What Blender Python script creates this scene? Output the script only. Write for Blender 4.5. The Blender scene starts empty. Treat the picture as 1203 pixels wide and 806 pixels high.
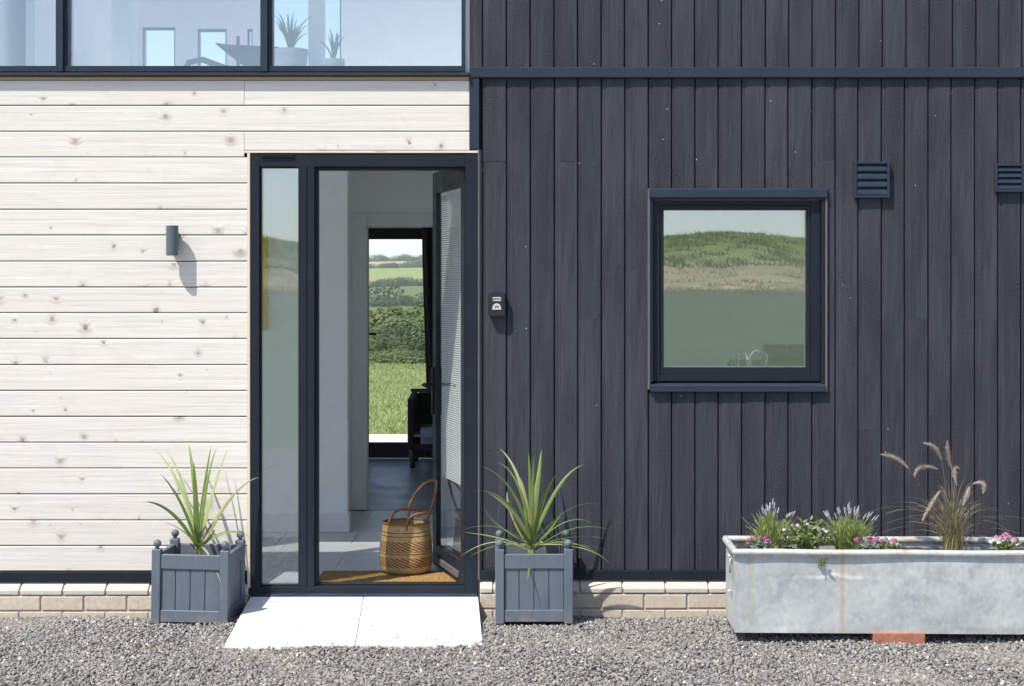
import bpy, bmesh, math, random
import numpy as np
from mathutils import Vector, Matrix
C = bpy.context
S = C.scene
R = math.radians
random.seed(7)
rng = np.random.default_rng(7)

# ------------------------------------------------------------------ camera, light, exposure
F = 1977.0            # focal length in photo pixels (photo 1203 wide)
CD, CZ, HY = 8.5, 1.62, 345.0
cam_d = bpy.data.cameras.new('camera')
cam_d.sensor_width = 36.0
cam_d.lens = 36.0 * F / 1203.0
cam_d.shift_y = -(403.0 - HY) / 1203.0
cam_d.clip_start, cam_d.clip_end = 0.1, 6000
cam = bpy.data.objects.new('camera', cam_d)
cam.location = (0, -CD, CZ)
cam.rotation_euler = (R(90), 0, 0)
S.collection.objects.link(cam)
S.camera = cam

SUN = Vector((-1.06, -1.0, 2.2)).normalized()      # towards the sun
elev = math.asin(SUN.z)
azim = math.atan2(SUN.x, SUN.y)                    # clockwise from +Y
w = bpy.data.worlds.new('World')
S.world = w
w.use_nodes = True
nt = w.node_tree
bg = nt.nodes['Background']
sky = nt.nodes.new('ShaderNodeTexSky')
sky.sky_type = 'NISHITA'
sky.sun_disc = False
sky.sun_elevation = elev
sky.sun_rotation = azim
sky.altitude = 50
sky.air_density, sky.dust_density, sky.ozone_density = 0.7, 0.6, 2.0
tint = nt.nodes.new('ShaderNodeMix'); tint.data_type = 'RGBA'; tint.blend_type = 'MULTIPLY'     # white balance of the whole sky
tint.inputs[0].default_value = 1.0; tint.inputs[7].default_value = (1.14, 1.0, .91, 1)
nt.links.new(sky.outputs[0], tint.inputs[6]); nt.links.new(tint.outputs[2], bg.inputs[0])
bg.inputs[1].default_value = 0.15
sl = bpy.data.lights.new('sun', 'SUN')
sl.energy = 3.6
sl.angle = R(0.53)
sl.color = (1.0, 0.955, 0.88)
so = bpy.data.objects.new('sun', sl)
so.rotation_euler = SUN.to_track_quat('Z', 'Y').to_euler()
so.location = (-8, -12, 16)
S.collection.objects.link(so)
S.view_settings.view_transform = 'Standard'
S.view_settings.look = 'None'
S.view_settings.exposure = 0.82
S.view_settings.gamma = 1.0
S.render.engine = 'CYCLES'
cy = S.cycles
cy.use_denoising = True
cy.max_bounces = 12
cy.transparent_max_bounces = 16
cy.glossy_bounces = 5
cy.diffuse_bounces = 8
cy.caustics_reflective = cy.caustics_refractive = False
cy.sample_clamp_indirect = 6.0

# ------------------------------------------------------------------ helpers
def X(px, y=0.0): return (px - 601.5) * (CD + y) / F
def Z(py, y=0.0): return CZ - (py - HY) * (CD + y) / F
def P(px, py, y=0.0): return Vector((X(px, y), y, Z(py, y)))

col = S.collection

class MB:
    def __init__(s): s.v, s.f, s.m = [], [], []
    def add(s, vs, fs, mi=0):
        o = len(s.v)
        s.v += [tuple(p) for p in vs]
        s.f += [tuple(i + o for i in f) for f in fs]
        s.m += [mi] * len(fs)
        return s
    def box(s, x0, x1, y0, y1, z0, z1, mi=0):
        return s.add([(x0,y0,z0),(x1,y0,z0),(x1,y1,z0),(x0,y1,z0),(x0,y0,z1),(x1,y0,z1),(x1,y1,z1),(x0,y1,z1)],
                     [(0,3,2,1),(4,5,6,7),(0,1,5,4),(1,2,6,5),(2,3,7,6),(3,0,4,7)], mi)
    def prism(s, poly, a, b, axis='z', mi=0):
        """poly of 2-D points extruded from a to b; axis z: (x,y); axis x: (y,z); axis y: (x,z)"""
        def p3(p, t): return {'z': (p[0], p[1], t), 'x': (t, p[0], p[1]), 'y': (p[0], t, p[1])}[axis]
        n = len(poly)
        vs = [p3(p, a) for p in poly] + [p3(p, b) for p in poly]
        fs = [(i, (i+1) % n, (i+1) % n + n, i + n) for i in range(n)] + [tuple(range(n))[::-1], tuple(range(n, 2*n))]
        return s.add(vs, fs, mi)
    def lathe(s, prof, n=20, c=(0,0,0), mi=0, cap=True):
        vs, fs = [], []
        for r, z in prof:
            for k in range(n):
                a = 2*math.pi*k/n
                vs.append((c[0]+r*math.cos(a), c[1]+r*math.sin(a), c[2]+z))
        for j in range(len(prof)-1):
            for k in range(n):
                fs.append((j*n+k, j*n+(k+1) % n, (j+1)*n+(k+1) % n, (j+1)*n+k))
        if cap:
            fs.append(tuple(range(n))[::-1]); fs.append(tuple(range((len(prof)-1)*n, len(prof)*n)))
        return s.add(vs, fs, mi)
    def ball(s, c, r, n=12, m=8, sc=(1,1,1), mi=0):
        prof = [(max(1e-4, r*math.sin(math.pi*j/m)), -r*math.cos(math.pi*j/m)) for j in range(m+1)]
        o = len(s.v); s.lathe(prof, n, (0,0,0), mi, cap=False)
        for i in range(o, len(s.v)):
            p = s.v[i]; s.v[i] = (p[0]*sc[0]+c[0], p[1]*sc[1]+c[1], p[2]*sc[2]+c[2])
        return s
    def tube(s, pts, r, n=8, mi=0, r1=None):
        pts = [Vector(p) for p in pts]
        vs, fs = [], []
        up = Vector((0.13, 0.21, 1)).normalized()
        L = len(pts)
        for i, p in enumerate(pts):
            t = (pts[min(i+1, L-1)] - pts[max(i-1, 0)]).normalized()
            a = t.cross(up)
            if a.length < 1e-3: a = t.cross(Vector((1,0,0)))
            a.normalize(); b = a.cross(t)
            rr = r if r1 is None else r + (r1-r)*i/(L-1)
            for k in range(n):
                an = 2*math.pi*k/n
                vs.append(p + a*rr*math.cos(an) + b*rr*math.sin(an))
        for i in range(L-1):
            for k in range(n):
                fs.append((i*n+k, i*n+(k+1) % n, (i+1)*n+(k+1) % n, (i+1)*n+k))
        fs.append(tuple(range(n))[::-1]); fs.append(tuple(range((L-1)*n, L*n)))
        return s.add(vs, fs, mi)

def build(name, mb, mats, parent=None, bevel=0, smooth=False, loc=(0,0,0), origin=None, seg=1, sharp=None):
    me = bpy.data.meshes.new(name)
    v = mb.v
    if origin is not None:
        ox, oy, oz = origin
        v = [(a-ox, b-oy, c-oz) for a, b, c in v]
        loc = origin
    me.from_pydata(v, [], mb.f)
    if not isinstance(mats, (list, tuple)): mats = [mats]
    for m in mats: me.materials.append(m)
    if len(mats) > 1: me.polygons.foreach_set('material_index', mb.m)
    bm = bmesh.new(); bm.from_mesh(me)
    bmesh.ops.recalc_face_normals(bm, faces=bm.faces)
    if bevel:
        es = [e for e in bm.edges if len(e.link_faces) == 2 and e.calc_face_angle(0) > R(30)]
        bmesh.ops.bevel(bm, geom=es, offset=bevel, segments=seg, affect='EDGES', clamp_overlap=True)
    bm.to_mesh(me); bm.free()
    if smooth:
        me.polygons.foreach_set('use_smooth', [True]*len(me.polygons))
        if sharp: me.set_sharp_from_angle(angle=R(sharp))
    o = bpy.data.objects.new(name, me)
    o.location = loc
    col.objects.link(o)
    if parent: o.parent = parent
    return o

def tag(o, label=None, cat=None, group=None, kind=None):
    if label: o['label'] = label
    if cat: o['category'] = cat
    if group: o['group'] = group
    if kind: o['kind'] = kind
    return o

def thing(name, label, cat, loc=(0,0,0), rz=0.0, group=None):
    o = bpy.data.objects.new(name, None)
    o.empty_display_size = 0.1
    o.location = loc; o.rotation_euler = (0, 0, rz)
    col.objects.link(o)
    return tag(o, label, cat, group)

def kids(o): return [c for c in list(bpy.data.objects) if c.parent == o]
def copy_tree(o, parent=None):
    c = o.copy(); col.objects.link(c); c.parent = parent
    for k in kids(o): copy_tree(k, c)
    return c

def raw(name, verts, faces, mats, parent=None, kind=None, loc=(0,0,0), attr=None, smooth=False):
    """numpy mesh: verts (n,3), faces (m,k) all of one k; attr per vertex colour (n,3)"""
    me = bpy.data.meshes.new(name)
    verts = np.asarray(verts, np.float32); faces = np.asarray(faces, np.int32)
    k = faces.shape[1]
    me.vertices.add(len(verts)); me.vertices.foreach_set('co', verts.ravel())
    me.loops.add(faces.size); me.loops.foreach_set('vertex_index', faces.ravel())
    me.polygons.add(len(faces)); me.polygons.foreach_set('loop_start', np.arange(0, faces.size, k, dtype=np.int32))
    me.update(calc_edges=True)
    if attr is not None:
        at = me.color_attributes.new('tone', 'FLOAT_COLOR', 'POINT')
        at.data.foreach_set('color', np.concatenate([attr, np.ones((len(attr), 1))], 1).astype(np.float32).ravel())
    if smooth: me.polygons.foreach_set('use_smooth', [True]*len(faces))
    for m in (mats if isinstance(mats, (list, tuple)) else [mats]): me.materials.append(m)
    me.validate()
    o = bpy.data.objects.new(name, me); o.location = loc
    col.objects.link(o)
    if parent: o.parent = parent
    if kind: o['kind'] = kind
    return o

# ------------------------------------------------------------------ materials
class G:
    def __init__(s, name, base=(.5,.5,.5), rough=.6, metal=0.0, spec=.5):
        s.m = bpy.data.materials.new(name); s.m.use_nodes = True
        s.t = s.m.node_tree; s.t.nodes.clear()
        s.out = s.n('ShaderNodeOutputMaterial')
        s.b = s.n('ShaderNodeBsdfPrincipled')
        s.t.links.new(s.b.outputs[0], s.out.inputs[0])
        s.set('Base Color', base); s.set('Roughness', rough); s.set('Metallic', metal); s.set('Specular IOR Level', spec)
    def n(s, t, **k):
        x = s.t.nodes.new(t)
        for a, b in k.items(): setattr(x, a, b)
        return x
    def l(s, v, sock):
        if isinstance(v, bpy.types.NodeSocket): s.t.links.new(v, sock)
        elif isinstance(v, (tuple, list)): sock.default_value = tuple(v) + ((1,) if len(sock.default_value) == 4 and len(v) == 3 else ())
        else: sock.default_value = v
    def set(s, k, v): s.l(v, s.b.inputs[k]); return s
    def obj(s): return s.n('ShaderNodeTexCoord').outputs['Object']
    def pos(s): return s.n('ShaderNodeNewGeometry').outputs['Position']
    def rnd(s): return s.n('ShaderNodeObjectInfo').outputs['Random']
    def math(s, op, a, b=0.0, c=0.0, clamp=False):
        x = s.n('ShaderNodeMath', operation=op, use_clamp=clamp)
        for i, v in enumerate((a, b, c)): s.l(v, x.inputs[i])
        return x.outputs[0]
    def vadd(s, a, b):
        x = s.n('ShaderNodeVectorMath', operation='ADD'); s.l(a, x.inputs[0]); s.l(b, x.inputs[1]); return x.outputs[0]
    def vmul(s, a, b):
        x = s.n('ShaderNodeVectorMath', operation='MULTIPLY'); s.l(a, x.inputs[0]); s.l(b, x.inputs[1]); return x.outputs[0]
    def sep(s, v):
        x = s.n('ShaderNodeSeparateXYZ'); s.l(v, x.inputs[0]); return x.outputs
    def comb(s, a=0.0, b=0.0, c=0.0):
        x = s.n('ShaderNodeCombineXYZ')
        for i, v in enumerate((a, b, c)): s.l(v, x.inputs[i])
        return x.outputs[0]
    def noise(s, vec, scale=5, detail=4, rough=.55, dist=0.0):
        x = s.n('ShaderNodeTexNoise'); s.l(vec, x.inputs['Vector'])
        x.inputs['Scale'].default_value = scale; x.inputs['Detail'].default_value = detail
        x.inputs['Roughness'].default_value = rough; x.inputs['Distortion'].default_value = dist
        return x.outputs[0]
    def vor(s, vec, scale=5, dims='3D', feature='F1', rand=1.0):
        x = s.n('ShaderNodeTexVoronoi', voronoi_dimensions=dims, feature=feature); s.l(vec, x.inputs['Vector'])
        x.inputs['Scale'].default_value = scale; x.inputs['Randomness'].default_value = rand
        return x
    def ramp(s, fac, stops, interp='LINEAR'):
        x = s.n('ShaderNodeValToRGB'); x.color_ramp.interpolation = interp
        e = x.color_ramp.elements
        while len(e) < len(stops): e.new(0.5)
        for i, (p, c) in enumerate(stops):
            e[i].position = p
            e[i].color = (c, c, c, 1) if not isinstance(c, (tuple, list)) else tuple(c) + (1,)
        s.l(fac, x.inputs[0]); return x.outputs[0]
    def rng(s, v, a, b, c=0.0, d=1.0, smooth=False):
        x = s.n('ShaderNodeMapRange', interpolation_type='SMOOTHSTEP' if smooth else 'LINEAR')
        for i, q in enumerate((v, a, b, c, d)): s.l(q, x.inputs[i])
        return x.outputs[0]
    def mix(s, f, a, b, mode='MIX'):
        x = s.n('ShaderNodeMix', data_type='RGBA', blend_type=mode)
        s.l(f, x.inputs[0]); s.l(a, x.inputs[6]); s.l(b, x.inputs[7]); return x.outputs[2]
    def bump(s, h, strength=.3, dist=.01):
        x = s.n('ShaderNodeBump'); x.inputs['Strength'].default_value = strength; x.inputs['Distance'].default_value = dist
        s.l(h, x.inputs['Height']); s.l(x.outputs[0], s.b.inputs['Normal']); return s

M = {}
def plain(key, base, rough=.6, metal=0.0, spec=.5, var=.12, scale=30, bump=.08):
    g = G(key, base, rough, metal, spec)
    o = g.obj(); f = g.noise(o, scale, 5)
    dark = tuple(c*(1-var) for c in base); lite = tuple(min(1, c*(1+var)) for c in base)
    g.set('Base Color', g.ramp(f, [(.3, dark), (.7, lite)]))
    g.set('Roughness', g.rng(g.noise(o, scale*.3, 3), .3, .7, max(.05, rough-.08), min(1, rough+.08)))
    if bump: g.bump(g.noise(o, scale*6, 3), bump, .002)
    M[key] = g.m
    return g.m

# pale larch boards, whitewashed, with knots
def white_wood(key, knots=True, tint=(1,1,1)):
    g = G(key, rough=.62, spec=.35)
    off = g.math('MULTIPLY', g.rnd(), 61.7)
    x, y, z = g.sep(g.obj())[:3]
    x2 = g.math('ADD', x, off); z2 = g.math('ADD', z, g.math('MULTIPLY', off, .37))
    p = g.comb(x2, z2, 0.0)
    wob = g.noise(g.vmul(p, (9, 16, 1)), 1.0, 3)
    v = g.vor(g.vadd(p, g.vmul(g.comb(wob, wob, 0), (.034, .022, 0))), 6.4, '2D', 'F1', .95)
    d = v.outputs['Distance']; cr = g.sep(v.outputs['Color'])
    size = g.rng(cr[0], g.rng(g.math('FRACT', g.math('MULTIPLY', g.rnd(), 17.3)), 0, 1, .05, .62), 1.0, 0.0, .10)
    k = g.rng(g.math('SUBTRACT', size, d), -.004, .040, 0, 1, True)
    halo = g.rng(g.math('SUBTRACT', g.math('MULTIPLY', size, 3.4), d), 0, .20, 0, 1, True)
    # grain lines bend round the knots
    zz = g.math('ADD', g.math('MULTIPLY', z2, 1.0), g.math('MULTIPLY', halo, .016))
    gr = g.noise(g.comb(g.math('MULTIPLY', x2, 1.6), g.math('MULTIPLY', zz, 62), 0), 1.0, 5, .6, .4)
    gr2 = g.noise(g.comb(g.math('MULTIPLY', x2, 5.0), g.math('MULTIPLY', zz, 260), 3.0), 1.0, 3, .6)
    blot = g.noise(g.comb(g.math('MULTIPLY', x2, 5.5), g.math('MULTIPLY', z2, 8), 7.0), 1.0, 5, .65, .8)
    c = g.ramp(gr, [(.28, (.58,.535,.47)), (.46, (.695,.655,.60)), (.68, (.765,.74,.695))])
    c = g.mix(g.rng(gr2, .56, .74, 0, .32), c, (.52,.48,.43))
    c = g.mix(g.rng(blot, .52, .76, 0, .6), c, (.58,.56,.53))
    c = g.mix(g.math('MULTIPLY', g.rng(g.rnd(), 0, 1, 0, 1), .38), c, (.63,.59,.535))
    c = g.mix(g.math('MULTIPLY', halo, g.rng(gr, .35, .62, .85, .0)), c, (.42,.385,.34))
    c = g.mix(g.math('MULTIPLY', g.rng(g.noise(g.comb(g.math('MULTIPLY', x2, 7), g.math('MULTIPLY', z2, 11), 11.0), 1.0, 4, .7, 1.2), .62, .74, 0, .5), g.rng(gr, .3, .6, 1, .25)), c, (.45,.43,.41))
    core = g.ramp(cr[1], [(0, (.30,.15,.075)), (.45, (.42,.26,.15)), (.70, (.36,.31,.27)), (.92, (.05,.04,.035))])
    if knots: c = g.mix(g.math('MULTIPLY', k, .78), c, core)
    if knots:
        wm = g.noise(g.comb(g.math('MULTIPLY', x2, 2.3), g.math('MULTIPLY', z2, 5), 19.0), 1.0, 4, .6)
        c = g.mix(g.rng(wm, .42, .68, .0, .36), c, (.69,.625,.52))
        c = g.mix(g.math('MULTIPLY', g.rng(g.math('SUBTRACT', g.math('MULTIPLY', size, 2.2), d), 0, .16, 0, 1, True), .30), c, (.36,.31,.27))
    if tint != (1,1,1): c = g.mix(1.0, c, tint, 'MULTIPLY')
    g.set('Base Color', c)
    h = g.math('SUBTRACT', g.math('ADD', gr, g.math('MULTIPLY', gr2, .6)), g.math('MULTIPLY', k, .5))
    g.bump(h, .4, .003)
    M[key] = g.m
white_wood('whitewashed_larch')
white_wood('plain_pale_timber', False, (.98, .90, .78))
white_wood('raw_edge_timber', False, (.82, .62, .42))

# charcoal painted vertical boards (rough sawn)
g = G('charcoal_boards', rough=.6, spec=.08)
off = g.math('MULTIPLY', g.rnd(), 83.1)
x, y, z = g.sep(g.obj())[:3]
px_ = g.math('ADD', x, off); pz_ = g.math('ADD', z, g.math('MULTIPLY', off, 1.7))
gr = g.noise(g.comb(g.math('MULTIPLY', px_, 55), g.math('MULTIPLY', pz_, 2.2), 0), 1.0, 5, .6, .6)
fine = g.noise(g.comb(g.math('MULTIPLY', px_, 240), g.math('MULTIPLY', pz_, 95), 1.0), 1.0, 4, .65)
patch = g.noise(g.comb(g.math('MULTIPLY', px_, 9), g.math('MULTIPLY', pz_, 1.3), 2.0), 1.0, 3)
vk = g.vor(g.comb(px_, pz_, 0.0), 5.0, '2D')
kr = g.sep(vk.outputs['Color'])
ringd = g.math('MULTIPLY', vk.outputs['Distance'], 70)
ring = g.math('MULTIPLY', g.math('SINE', g.math('ADD', ringd, g.math('MULTIPLY', gr, 9))), g.rng(vk.outputs['Distance'], .35, .02, 0, 1, True))
crack = g.math('MULTIPLY', g.rng(g.noise(g.comb(g.math('MULTIPLY', px_, 120), g.math('MULTIPLY', pz_, 14), 5.0), 1.0, 4, .7), .71, .75, 0, 1), g.rng(patch, .5, .62, 0, 1))
c = g.ramp(patch, [(.3, (.041,.045,.055)), (.7, (.058,.062,.074))])
c = g.mix(g.rng(fine, .5, .68, 0, .4), c, (.095,.099,.113))
c = g.mix(g.rng(fine, .48, .34, 0, .5), c, (.024,.026,.033))
c = g.mix(g.math('MULTIPLY', g.rnd(), .40), c, (.078,.081,.096))
c = g.mix(g.rng(gr, .52, .72, 0, .35), c, (.030,.032,.039))
c = g.mix(g.math('MULTIPLY', crack, .85), c, (.012,.011,.012))
vs = g.vor(g.comb(px_, pz_, 0.0), 13.0, '2D')
dot = g.math('MULTIPLY', g.rng(vs.outputs['Distance'], .040, .026, 0, 1), g.math('GREATER_THAN', g.sep(vs.outputs['Color'])[2], .978))
c = g.mix(dot, c, (.55,.55,.56))
g.set('Base Color', c)
amp = g.rng(patch, .42, .66, .18, 1.5)
h = g.math('ADD', g.math('MULTIPLY', g.math('MULTIPLY', fine, amp), 1.0), g.math('ADD', g.math('MULTIPLY', gr, .28), g.math('MULTIPLY', ring, .012)))
h = g.math('SUBTRACT', h, g.math('MULTIPLY', crack, .8))
g.bump(h, 1.0, .013)
M['charcoal_boards'] = g.m

def powder(key, base, rough=.38):
    g = G(key, base, rough, 0, .16)
    o = g.obj()
    f = g.noise(o, 6, 4)
    c = g.ramp(f, [(.3, tuple(q*.9 for q in base)), (.7, tuple(q*1.12 for q in base))])
    v = g.vor(o, 28)
    d = g.math('MULTIPLY', g.rng(v.outputs['Distance'], .07, .04, 0, 1), g.math('GREATER_THAN', g.sep(v.outputs['Color'])[1], .90))
    c = g.mix(g.math('MULTIPLY', d, .8), c, (.5,.5,.5))
    g.set('Base Color', c)
    g.set('Roughness', g.rng(g.noise(o, 14, 3), .3, .7, rough-.06, rough+.1))
    g.bump(g.noise(o, 420, 2), .06, .001)
    M[key] = g.m
powder('slate_metal', (.027, .037, .056))
powder('dark_frame', (.015, .019, .027), .40)
powder('black_metal', (.010, .011, .013), .45)
powder('lining_metal', (.115, .112, .120), .4)
plain('membrane', (.010, .010, .011), .9, var=.3)
plain('plaster', (.90, .90, .895), .85, var=.03, scale=6, bump=.03)
plain('painted_timber', (.80, .80, .80), .5, var=.03)
plain('mortar', (.48, .43, .36), .9, var=.18, scale=90, bump=.4)
plain('rear_floor', (.115, .13, .155), .45, var=.15, scale=8)
plain('chrome', (.85, .86, .88), .06, 1.0, var=.02, bump=0)
plain('ink', (.012, .012, .013), .5)
plain('silver_plate', (.62, .63, .65), .35, .6)
plain('worktop_stone', (.42, .41, .40), .35, var=.2, scale=60)
plain('olive_wood', (.20, .15, .055), .55, var=.3)
plain('black_cloth', (.012, .012, .014), .95, var=.4)
plain('grey_cloth', (.17, .20, .25), .95, var=.2, scale=120, bump=.3)
plain('black_paint', (.012, .012, .014), .35)
plain('yellow_panel', (.55, .40, .03), .6, var=.1)
plain('pot_clay', (.30, .32, .35), .7)
plain('patio_stone', (.66, .62, .54), .8, var=.1, scale=4, bump=.2)
plain('marble', (.30, .30, .31), .35, var=.5, scale=25)
plain('roofing', (.09, .09, .10), .7)
plain('bark', (.10, .075, .05), .9, var=.3, scale=8, bump=.4)

# brick
def brick_mat(key, a, b, c_, sc=38):
    g = G(key, rough=.88, spec=.25)
    o = g.vadd(g.obj(), g.comb(g.math('MULTIPLY', g.rnd(), 31), 0.0, 0.0))
    f = g.noise(o, sc, 6, .65); f2 = g.noise(o, 8, 3)
    c = g.ramp(f, [(.28, a), (.5, b), (.74, c_)])
    c = g.mix(g.rng(f2, .4, .75, 0, .4), c, tuple(q*.8 for q in b))
    c = g.mix(g.math('MULTIPLY', g.rnd(), .35), c, tuple(q*.86 for q in b))
    g.set('Base Color', c)
    g.bump(g.noise(o, sc*3, 5, .7), .5, .003)
    M[key] = g.m
brick_mat('buff_brick', (.43,.37,.28), (.56,.49,.385), (.64,.58,.48))
brick_mat('pale_plinth_brick', (.47,.42,.35), (.56,.51,.43), (.63,.585,.50))
brick_mat('red_brick', (.28,.10,.06), (.38,.16,.10), (.46,.25,.18))

# galvanised trough
g = G('galvanised_steel', rough=.5, metal=.25, spec=.5)
o = g.obj()
x, y, z = g.sep(o)[:3]
f = g.noise(o, 7, 6, .62, .5); f2 = g.noise(o, 34, 5, .65); f3 = g.noise(g.vmul(o, (1, 1, .25)), 60, 4)
c = g.ramp(f, [(.30, (.36,.39,.395)), (.48, (.50,.53,.52)), (.68, (.61,.62,.585))])
c = g.mix(g.rng(f2, .50, .70, 0, .5), c, (.36,.40,.41))
c = g.mix(g.rng(f3, .62, .78, 0, .30), c, (.72,.73,.71))
sp = g.vor(g.vmul(o, (1, 1, .8)), 55); c = g.mix(g.rng(g.sep(sp.outputs['Color'])[0], .55, 1, 0, .28), c, (.70,.71,.69)); c = g.mix(g.rng(g.sep(sp.outputs['Color'])[1], .7, 1, 0, .25), c, (.33,.37,.385))
drip = g.noise(g.vmul(o, (26, 1, 1.1)), 1.0, 4, .65); c = g.mix(g.math('MULTIPLY', g.rng(drip, .56, .72, 0, .5), g.rng(z, .0, .34, .25, 1)), c, (.40,.385,.335))
def streak(x0, wd, a):
    wob = g.math('MULTIPLY', g.math('SUBTRACT', g.noise(g.comb(0.0, 0.0, z), 9, 3), .5), .018)
    d = g.math('ABSOLUTE', g.math('SUBTRACT', g.math('ADD', x, wob), x0))
    return g.math('MULTIPLY', g.rng(d, wd, 0, 0, 1, True), g.math('MULTIPLY', g.rng(g.noise(o, 30, 4), .25, .6, .35, 1), a))
c = g.mix(streak(.485, .020, .50), c, (.47,.30,.12))
c = g.mix(g.math('MULTIPLY', streak(.485, .19, .22), g.rng(z, .05, .36, .2, 1)), c, (.56,.46,.30))
c = g.mix(streak(.075, .016, .45), c, (.50,.46,.28))
c = g.mix(g.math('MULTIPLY', streak(1.50, .03, .30), 1.0), c, (.50,.40,.24))
sc_ = g.rng(g.noise(g.vmul(o, (6, 1, 60)), 1.6, 4, .6), .70, .74, 0, .4)
c = g.mix(sc_, c, (.30,.33,.35))
rim = g.math('MULTIPLY', g.rng(z, .352, .364, 0, 1), g.rng(g.noise(o, 11, 5, .65), .52, .68, 0, .8))
c = g.mix(rim, c, (.40,.24,.12))
c = g.mix(g.math('MULTIPLY', g.rng(z, .05, .0, 0, .35), g.rng(f2, .4, .6, 0, 1)), c, (.42,.38,.32))
g.set('Base Color', c)
g.set('Roughness', g.rng(f2, .3, .7, .42, .6))
g.bump(g.math('ADD', g.noise(o, 5, 3), g.math('MULTIPLY', f2, .06)), .35, .012)
M['galvanised_steel'] = g.m

g = G('planter_paint', rough=.5, spec=.35)
o = g.vadd(g.obj(), g.comb(g.math('MULTIPLY', g.rnd(), 13), 0.0, 0.0)); x, y, z = g.sep(o)[:3]
f = g.noise(o, 9, 5); br = g.noise(g.vmul(o, (60, 60, 8)), 1.0, 4, .6); ch = g.noise(o, 70, 4, .7)
c = g.ramp(f, [(.3, (.108,.130,.158)), (.7, (.130,.154,.185))])
c = g.mix(g.rng(br, .45, .7, 0, .35), c, (.085,.104,.130))
c = g.mix(g.rng(ch, .70, .74, 0, .5), c, (.24,.24,.23))
c = g.mix(g.math('MULTIPLY', g.rng(z, .07, .0, 0, .7), g.rng(g.noise(o, 24, 5, .7), .4, .6, 0, 1)), c, (.24,.22,.19))
g.set('Base Color', c); g.bump(g.math('ADD', br, g.math('MULTIPLY', ch, .3)), .3, .002)
M['planter_paint'] = g.m
plain('lamp_paint', (.085, .106, .130), .42, var=.05)

g = G('soil', rough=.95)
f = g.noise(g.obj(), 60, 6, .7)
g.set('Base Color', g.ramp(f, [(.3, (.018,.012,.008)), (.7, (.10,.065,.045))])); g.bump(f, 1.0, .02)
M['soil'] = g.m

def leafy(key, a, b, trans=.35, rough=.45, scale=12, tip=None):
    g = G(key, rough=rough, spec=.4)
    o = g.obj()
    c = g.mix(g.noise(o, scale, 3), a, b)
    c = g.mix(g.math('MULTIPLY', g.rnd(), .3), c, tuple(q*.7 for q in a))
    g.set('Base Color', c)
    t = g.n('ShaderNodeBsdfTranslucent'); g.l(c, t.inputs[0])
    mx = g.n('ShaderNodeMixShader'); mx.inputs[0].default_value = trans
    g.t.links.new(g.b.outputs[0], mx.inputs[1]); g.t.links.new(t.outputs[0], mx.inputs[2]); g.t.links.new(mx.outputs[0], g.out.inputs[0])
    M[key] = g.m
leafy('cordyline_leaf', (.13,.205,.045), (.28,.355,.11))
leafy('pale_cordyline_leaf', (.36,.43,.16), (.52,.56,.30))
leafy('dry_leaf', (.42,.33,.14), (.50,.42,.2))
leafy('lavender_stem', (.30,.38,.11), (.46,.52,.22))
leafy('lavender_flower', (.44,.42,.50), (.56,.55,.60), .2, .8)
leafy('shrub_leaf', (.14,.21,.06), (.34,.40,.18))
leafy('silver_leaf', (.24,.31,.27), (.38,.44,.40))
leafy('white_petal', (.70,.71,.66), (.80,.80,.76), .25, .7)
leafy('pink_petal', (.56,.22,.36), (.68,.38,.50), .25, .7)
leafy('magenta_petal', (.48,.09,.29), (.60,.18,.40), .25, .7)
leafy('grass_blade', (.26,.28,.08), (.46,.45,.20))
leafy('purple_blade', (.22,.155,.12), (.40,.33,.23))
leafy('plume', (.62,.52,.43), (.74,.64,.55), .4, .85)
leafy('tree_leaf', (.11,.15,.045), (.19,.225,.08), .3, .6, .6)
leafy('dark_tree_leaf', (.050,.080,.030), (.10,.135,.05), .25, .6, .6)
leafy('lawn_blade', (.30,.37,.11), (.56,.57,.29), .35, .7, 1.6)

leafy('bund_blade', (.15,.21,.05), (.32,.36,.12), .3, .7, .8)
leafy('straw_blade', (.42,.36,.22), (.60,.53,.36), .3, .8, .6)
# gravel stones take their tone from the mesh
g = G('gravel_stone', rough=.85, spec=.3)
at = g.n('ShaderNodeVertexColor'); at.layer_name = 'tone'
c = g.mix(g.rng(g.noise(g.obj(), 240, 3), .3, .7, 0, .35), at.outputs[0], (.20,.19,.185))
g.set('Base Color', c); g.bump(g.noise(g.obj(), 500, 3), .3, .002)
M['gravel_stone'] = g.m

g = G('gravel_sheet', rough=.95, spec=.2)
o = g.pos()
v = g.vor(o, 62)
c = g.ramp(g.sep(v.outputs['Color'])[0], [(0, (.10,.095,.09)), (.5, (.24,.23,.22)), (1, (.42,.40,.38))])
c = g.mix(g.rng(g.noise(o, 1.2, 4), .40, .65, 0, .75), c, (.27,.235,.195))
g.set('Base Color', c); g.bump(g.math('MULTIPLY', v.outputs['Distance'], -1.0), 1.0, .012)
M['gravel_sheet'] = g.m

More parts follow.
